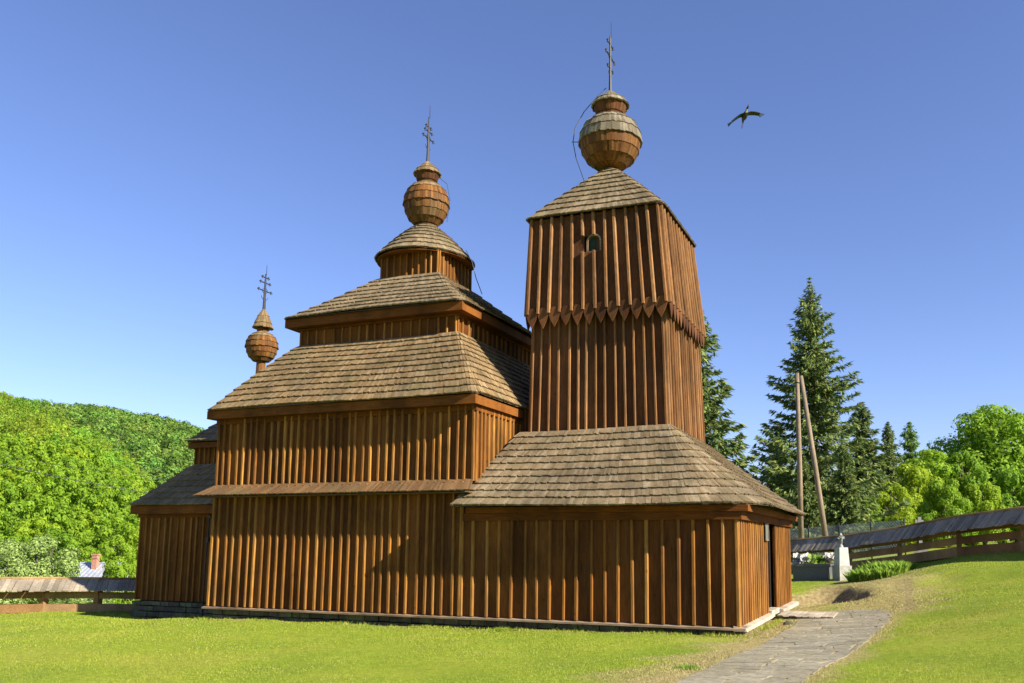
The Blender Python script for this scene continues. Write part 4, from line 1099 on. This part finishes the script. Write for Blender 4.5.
# tin-roofed house in the valley
c = at(95, 574, 84); c.z = -6.2
hs = empty('house', c); tag(hs, 'house in the valley with a blue-grey tin roof and brick chimney', 'house')
mb = MB(); q = at(95, 566, 84)
hw, hd, ze, zr = 3.6, 3.0, at(95, 584, 84).z, at(95, 563, 84).z
Rm = Matrix.Rotation(YAW, 3, 'Z')
tr_ = lambda x, y, z: V(c.xy.to_3d())+Rm@V((x, y, 0))+V((0, 0, z))
mb.hexa([tr_(-2.8, -2.4, -6.3), tr_(2.8, -2.4, -6.3), tr_(2.8, 2.4, -6.3), tr_(-2.8, 2.4, -6.3)], [tr_(-2.8, -2.4, ze+.1), tr_(2.8, -2.4, ze+.1), tr_(2.8, 2.4, ze+.1), tr_(-2.8, 2.4, ze+.1)]); mb.build('wall', M['plaster'], hs)
mb = MB(); th = V((0, 0, .07))
A, B, Cc, Dd = tr_(-3.2, -2.9, ze), tr_(3.0, -2.9, ze), tr_(2.9, 2.9, ze), tr_(-3.2, 2.9, ze); r0, r1 = tr_(-1.9, 0, zr), tr_(2.6, 0, zr)
mb.face([A+th, B+th, r1+th, r0+th]); mb.face([Cc+th, Dd+th, r0+th, r1+th]); mb.face([Dd+th, A+th, r0+th]); mb.face([B+th, Cc+th, r1+th]); mb.face([A, Dd, Cc, B])
for k in range(13):
    f = k/12; mb.bar(A.lerp(B, f)+th*1.3, r0.lerp(r1, f)+th*1.3, .04, .06)
rfh = mb.build('roof', M['tin'], hs)
mb = MB(); cz = zr-.5
x_, y_ = .35, -.7
mb.hexa([tr_(x_-.25, y_-.25, cz-.8), tr_(x_+.25, y_-.25, cz-.8), tr_(x_+.25, y_+.25, cz-.8), tr_(x_-.25, y_+.25, cz-.8)], [tr_(x_-.25, y_-.25, zr+.75), tr_(x_+.25, y_-.25, zr+.75), tr_(x_+.25, y_+.25, zr+.75), tr_(x_-.25, y_+.25, zr+.75)])
mb.hexa([tr_(x_-.31, y_-.31, zr+.752), tr_(x_+.31, y_-.31, zr+.752), tr_(x_+.31, y_+.31, zr+.752), tr_(x_-.31, y_+.31, zr+.752)], [tr_(x_-.31, y_-.31, zr+.87), tr_(x_+.31, y_-.31, zr+.87), tr_(x_+.31, y_+.31, zr+.87), tr_(x_-.31, y_+.31, zr+.87)])
mb.build('chimney', M['brick'], rfh)
mb = MB(); mb.hexa([tr_(-1.0, -2.43, -5.0), tr_(-.1, -2.43, -5.0), tr_(-.1, -2.41, -5.0), tr_(-1.0, -2.41, -5.0)], [tr_(-1.0, -2.43, -3.8), tr_(-.1, -2.43, -3.8), tr_(-.1, -2.41, -3.8), tr_(-1.0, -2.41, -3.8)]); mb.build('window', M['dark'], hs)

# power cables across the valley
for (a, m_, b, r_, lab) in (((-160, 418, 70), (40, 473, 75), (240, 505, 82), .035, 'dark lower power cable crossing in front of the wooded hill'), ((-160, 425, 90), (60, 465, 95), (240, 487, 100), .022, 'thin upper power cable crossing in front of the wooded hill')):
    A, Mm, B = at(*a), at(*m_), at(*b); pts = []
    for i in range(17):
        t = i/16; pts.append(A*(1-t)*(1-2*t)+Mm*4*t*(1-t)+B*t*(2*t-1))
    mb = MB(); mb.tube(pts, r_, 5); tag(mb.build('power_cable', M['cable']), lab, 'cable')

# ------------------------------------------------------------------ flying stork
def stork():
    c = at(745, 115, 46)
    mb = MB()
    ex, ey, ez = _r, _f, _u                      # seen from below, wings across the view
    P = lambda x, y, z: c+ex*x+ey*y+ez*z
    # body: continuous spindle from bill to feet, flying away and up-left
    axis_ = [(.06, -.55, .30), (.07, -.42, .27), (.055, -.30, .24), (.04, -.16, .14), (.02, 0, .04), (0, .22, -.04), (-.02, .42, -.12), (-.015, .6, -.20)]
    rad = [.02, .055, .05, .07, .14, .15, .08, .03]
    mb.cur = 0; mb.tube([P(*a) for a in axis_], rad, 10)
    mb.cur = 1; mb.tube([P(.055, -.30, .225), P(.04, -.16, .12), P(.025, -.05, .04)], [.04, .065, .06], 8)
    mb.cur = 2; mb.tube([P(.06, -.54, .30), P(.055, -.72, .35)], [.02, .006], 6)
    for s in (-.03, .03): mb.tube([P(-.01+s, .5, -.18), P(s, .75, -.30), P(.01+s, .95, -.40)], [.016, .012, .01], 5)
    def wing(sg, pts):
        # pts: (x, z, chord); thin closed wing with fingered tip
        for (x0, z0, c0), (x1, z1, c1) in zip(pts[:-1], pts[1:]):
            mb.cur = 0
            a = [P(x0, -c0*.35, z0+.025), P(x0, c0*.65, z0-.02), P(x1, c1*.65, z1-.02), P(x1, -c1*.35, z1+.025)]
            up = ez*.03
            mb.hexa([p for p in a], [p+up for p in a])
        x, z, ch = pts[-1]
        for k in range(5):
            y = -ch*.35+ch*k/4; mb.cur = 0
            mb.bar(P(x, y, z), P(x+sg*(.24-.03*k), y*1.25+.03, z-.03-.10*(1 if sg < 0 else .25)), .05, .012, ez)
    wing(1, [(.05, .03, .42), (.30, .11, .44), (.55, .10, .40), (.80, .05, .33)])
    wing(-1, [(-.05, .03, .42), (-.30, -.06, .44), (-.52, -.22, .40), (-.74, -.40, .32)])
    return tag(mb.build('flying_stork', [M['bird_dark'], M['bird_white'], M['bird_red']]), 'stork with dark spread wings gliding in the blue sky right of the tower', 'bird')
stork()

# ------------------------------------------------------------------ grass
def grass(n, dmin, dmax, name_only=None):
    # sample in the ground plane, density ~ 1/d^2
    d = dmin*(dmax/dmin)**rs.rand(n); u = rs.uniform(-.78, .62, n)
    x = CAM.x+_fh.x*d+_r.x*u*d; y = CAM.y+_fh.y*d+_r.y*u*d
    edge = np.minimum(seg_dist(x, y, L_line), seg_dist(x, y, R_line)); keep = ~(in_poly(x, y, PP) & (edge > rs.rand(n)**2*.35) & (rs.rand(n) > .02)); keep &= ~((x > -14.7) & (x < .12) & (y > -.1) & (y < D+.1)); keep &= ~((x > -19.1) & (x < -14.6) & (y > 1.4) & (y < D-1.4)); keep &= ~((x > .1) & (x < 1.7) & (y > 3.7) & (y < 5.5))
    s = soil_np(x, y); keep &= rs.rand(n) > s*.93
    return x[keep], y[keep], d[keep]
def blades(x, y, d, hgt, wid, name, mat, label, cat):
    n = len(x); z = ground_np(x, y)-.006
    patch = .6+.8*wob(x*.35, y*.35)*wob(x*1.3+2, y*1.1)**.5
    h = hgt*rs.uniform(.5, 1.25, n)*patch; a = rs.rand(n)*6.283; w = wid*rs.uniform(.7, 1.3, n)*np.clip(d/12, .8, 2.2); lean = rs.normal(size=(n, 2))*.55*h[:, None]
    h = h*np.clip(d/16, 1, 1.4)
    ca_, sa = np.cos(a)*w, np.sin(a)*w
    v = np.stack([np.stack([x-ca_, y-sa, z], 1), np.stack([x+ca_, y+sa, z], 1), np.stack([x+lean[:, 0], y+lean[:, 1], z+h], 1)], 1).reshape(-1, 3)
    o = link(name, np_mesh(name, v, np.arange(n*3).reshape(-1, 3), mat, 3), None); tag(o, label, cat, kind='stuff')
x, y, d = grass(620000, 6.5, 46)
dr = dry_np(x, y)+.10*(wob(x*.6+3, y*.6) > .72); isdry = rs.rand(len(x)) < dr*.8
blades(x[~isdry], y[~isdry], d[~isdry], .026, .0045, 'lawn_grass', M['grassblade'], 'short mown yellow-green lawn around the church', 'grass')
blades(x[isdry], y[isdry], d[isdry], .03, .006, 'dry_grass', M['drygrass'], 'dry straw-coloured grass along the stone path', 'grass')

n_ = 9000; xw = rs.uniform(-14.8, .2, n_); yw = -.22-np.abs(rs.normal(size=n_))*.10; n2 = 3000
xw = np.concatenate([xw, rs.uniform(-19.2, -14.7, n2), .3+np.abs(rs.normal(size=1500))*.1]); yw = np.concatenate([yw, 1.33-np.abs(rs.normal(size=n2))*.1, rs.uniform(-.3, 3.6, 1500)])
keep = wob(xw*2.1, yw*.5+1)*wob(xw*.7+2, yw) > rs.rand(len(xw))*.8; xw, yw = xw[keep], yw[keep]
blades(xw, yw, np.full(len(xw), 18.), .075, .006, 'wall_grass', M['grassblade'], 'uncut tufts of longer grass along the foot of the church walls', 'grass')
tuft('grass_tuft', 'small dark grass tuft at the left edge of the stone path', hit(688, 669), .16, .10, 260, M['tallgrass'])

# ------------------------------------------------------------------ light, sky, camera
sun_dir = V((1, -.20, .63)).normalized()
sl = bpy.data.lights.new('sun', 'SUN'); sl.energy = 5.0; sl.angle = math.radians(.5); sl.color = (1, .93, .80)
so = bpy.data.objects.new('sun', sl); C.objects.link(so); so.location = (40, -10, 30); so.rotation_euler = sun_dir.to_track_quat('Z', 'Y').to_euler()
w = bpy.data.worlds.new('World'); bpy.context.scene.world = w; w.use_nodes = True
nt = w.node_tree; bg = nt.nodes['Background']; sk = nt.nodes.new('ShaderNodeTexSky'); sk.sky_type = 'NISHITA'; sk.sun_disc = False
sk.sun_elevation = math.asin(sun_dir.z); sk.sun_rotation = math.atan2(sun_dir.x, sun_dir.y)
sk.altitude = 3000; sk.air_density = 1.5; sk.dust_density = 0; sk.ozone_density = 6
nt.links.new(mixc(nt, sk.outputs[0], (1.08, .905, 1.02), 1., 'MULTIPLY'), bg.inputs[0]); bg.inputs[1].default_value = .080
cd = bpy.data.cameras.new('camera'); co = bpy.data.objects.new('camera', cd); C.objects.link(co)
cd.sensor_width = 36; cd.lens = F*36/1024; cd.shift_x = (512-CX)/1024; cd.shift_y = (CY-341.5)/1024; cd.clip_end = 5000; cd.clip_start = .05
rot = Matrix.Rotation(YAW, 4, 'Z')@Matrix.Rotation(math.pi/2+PITCH, 4, 'X')@Matrix.Rotation(ROLL, 4, 'Z')
co.matrix_world = Matrix.Translation(CAM)@rot
sc = bpy.context.scene; sc.camera = co
sc.view_settings.view_transform = 'Standard'; sc.view_settings.look = 'None'; sc.view_settings.exposure = 1.25; sc.view_settings.gamma = 1
sc.cycles.max_bounces = 6; sc.cycles.diffuse_bounces = 3
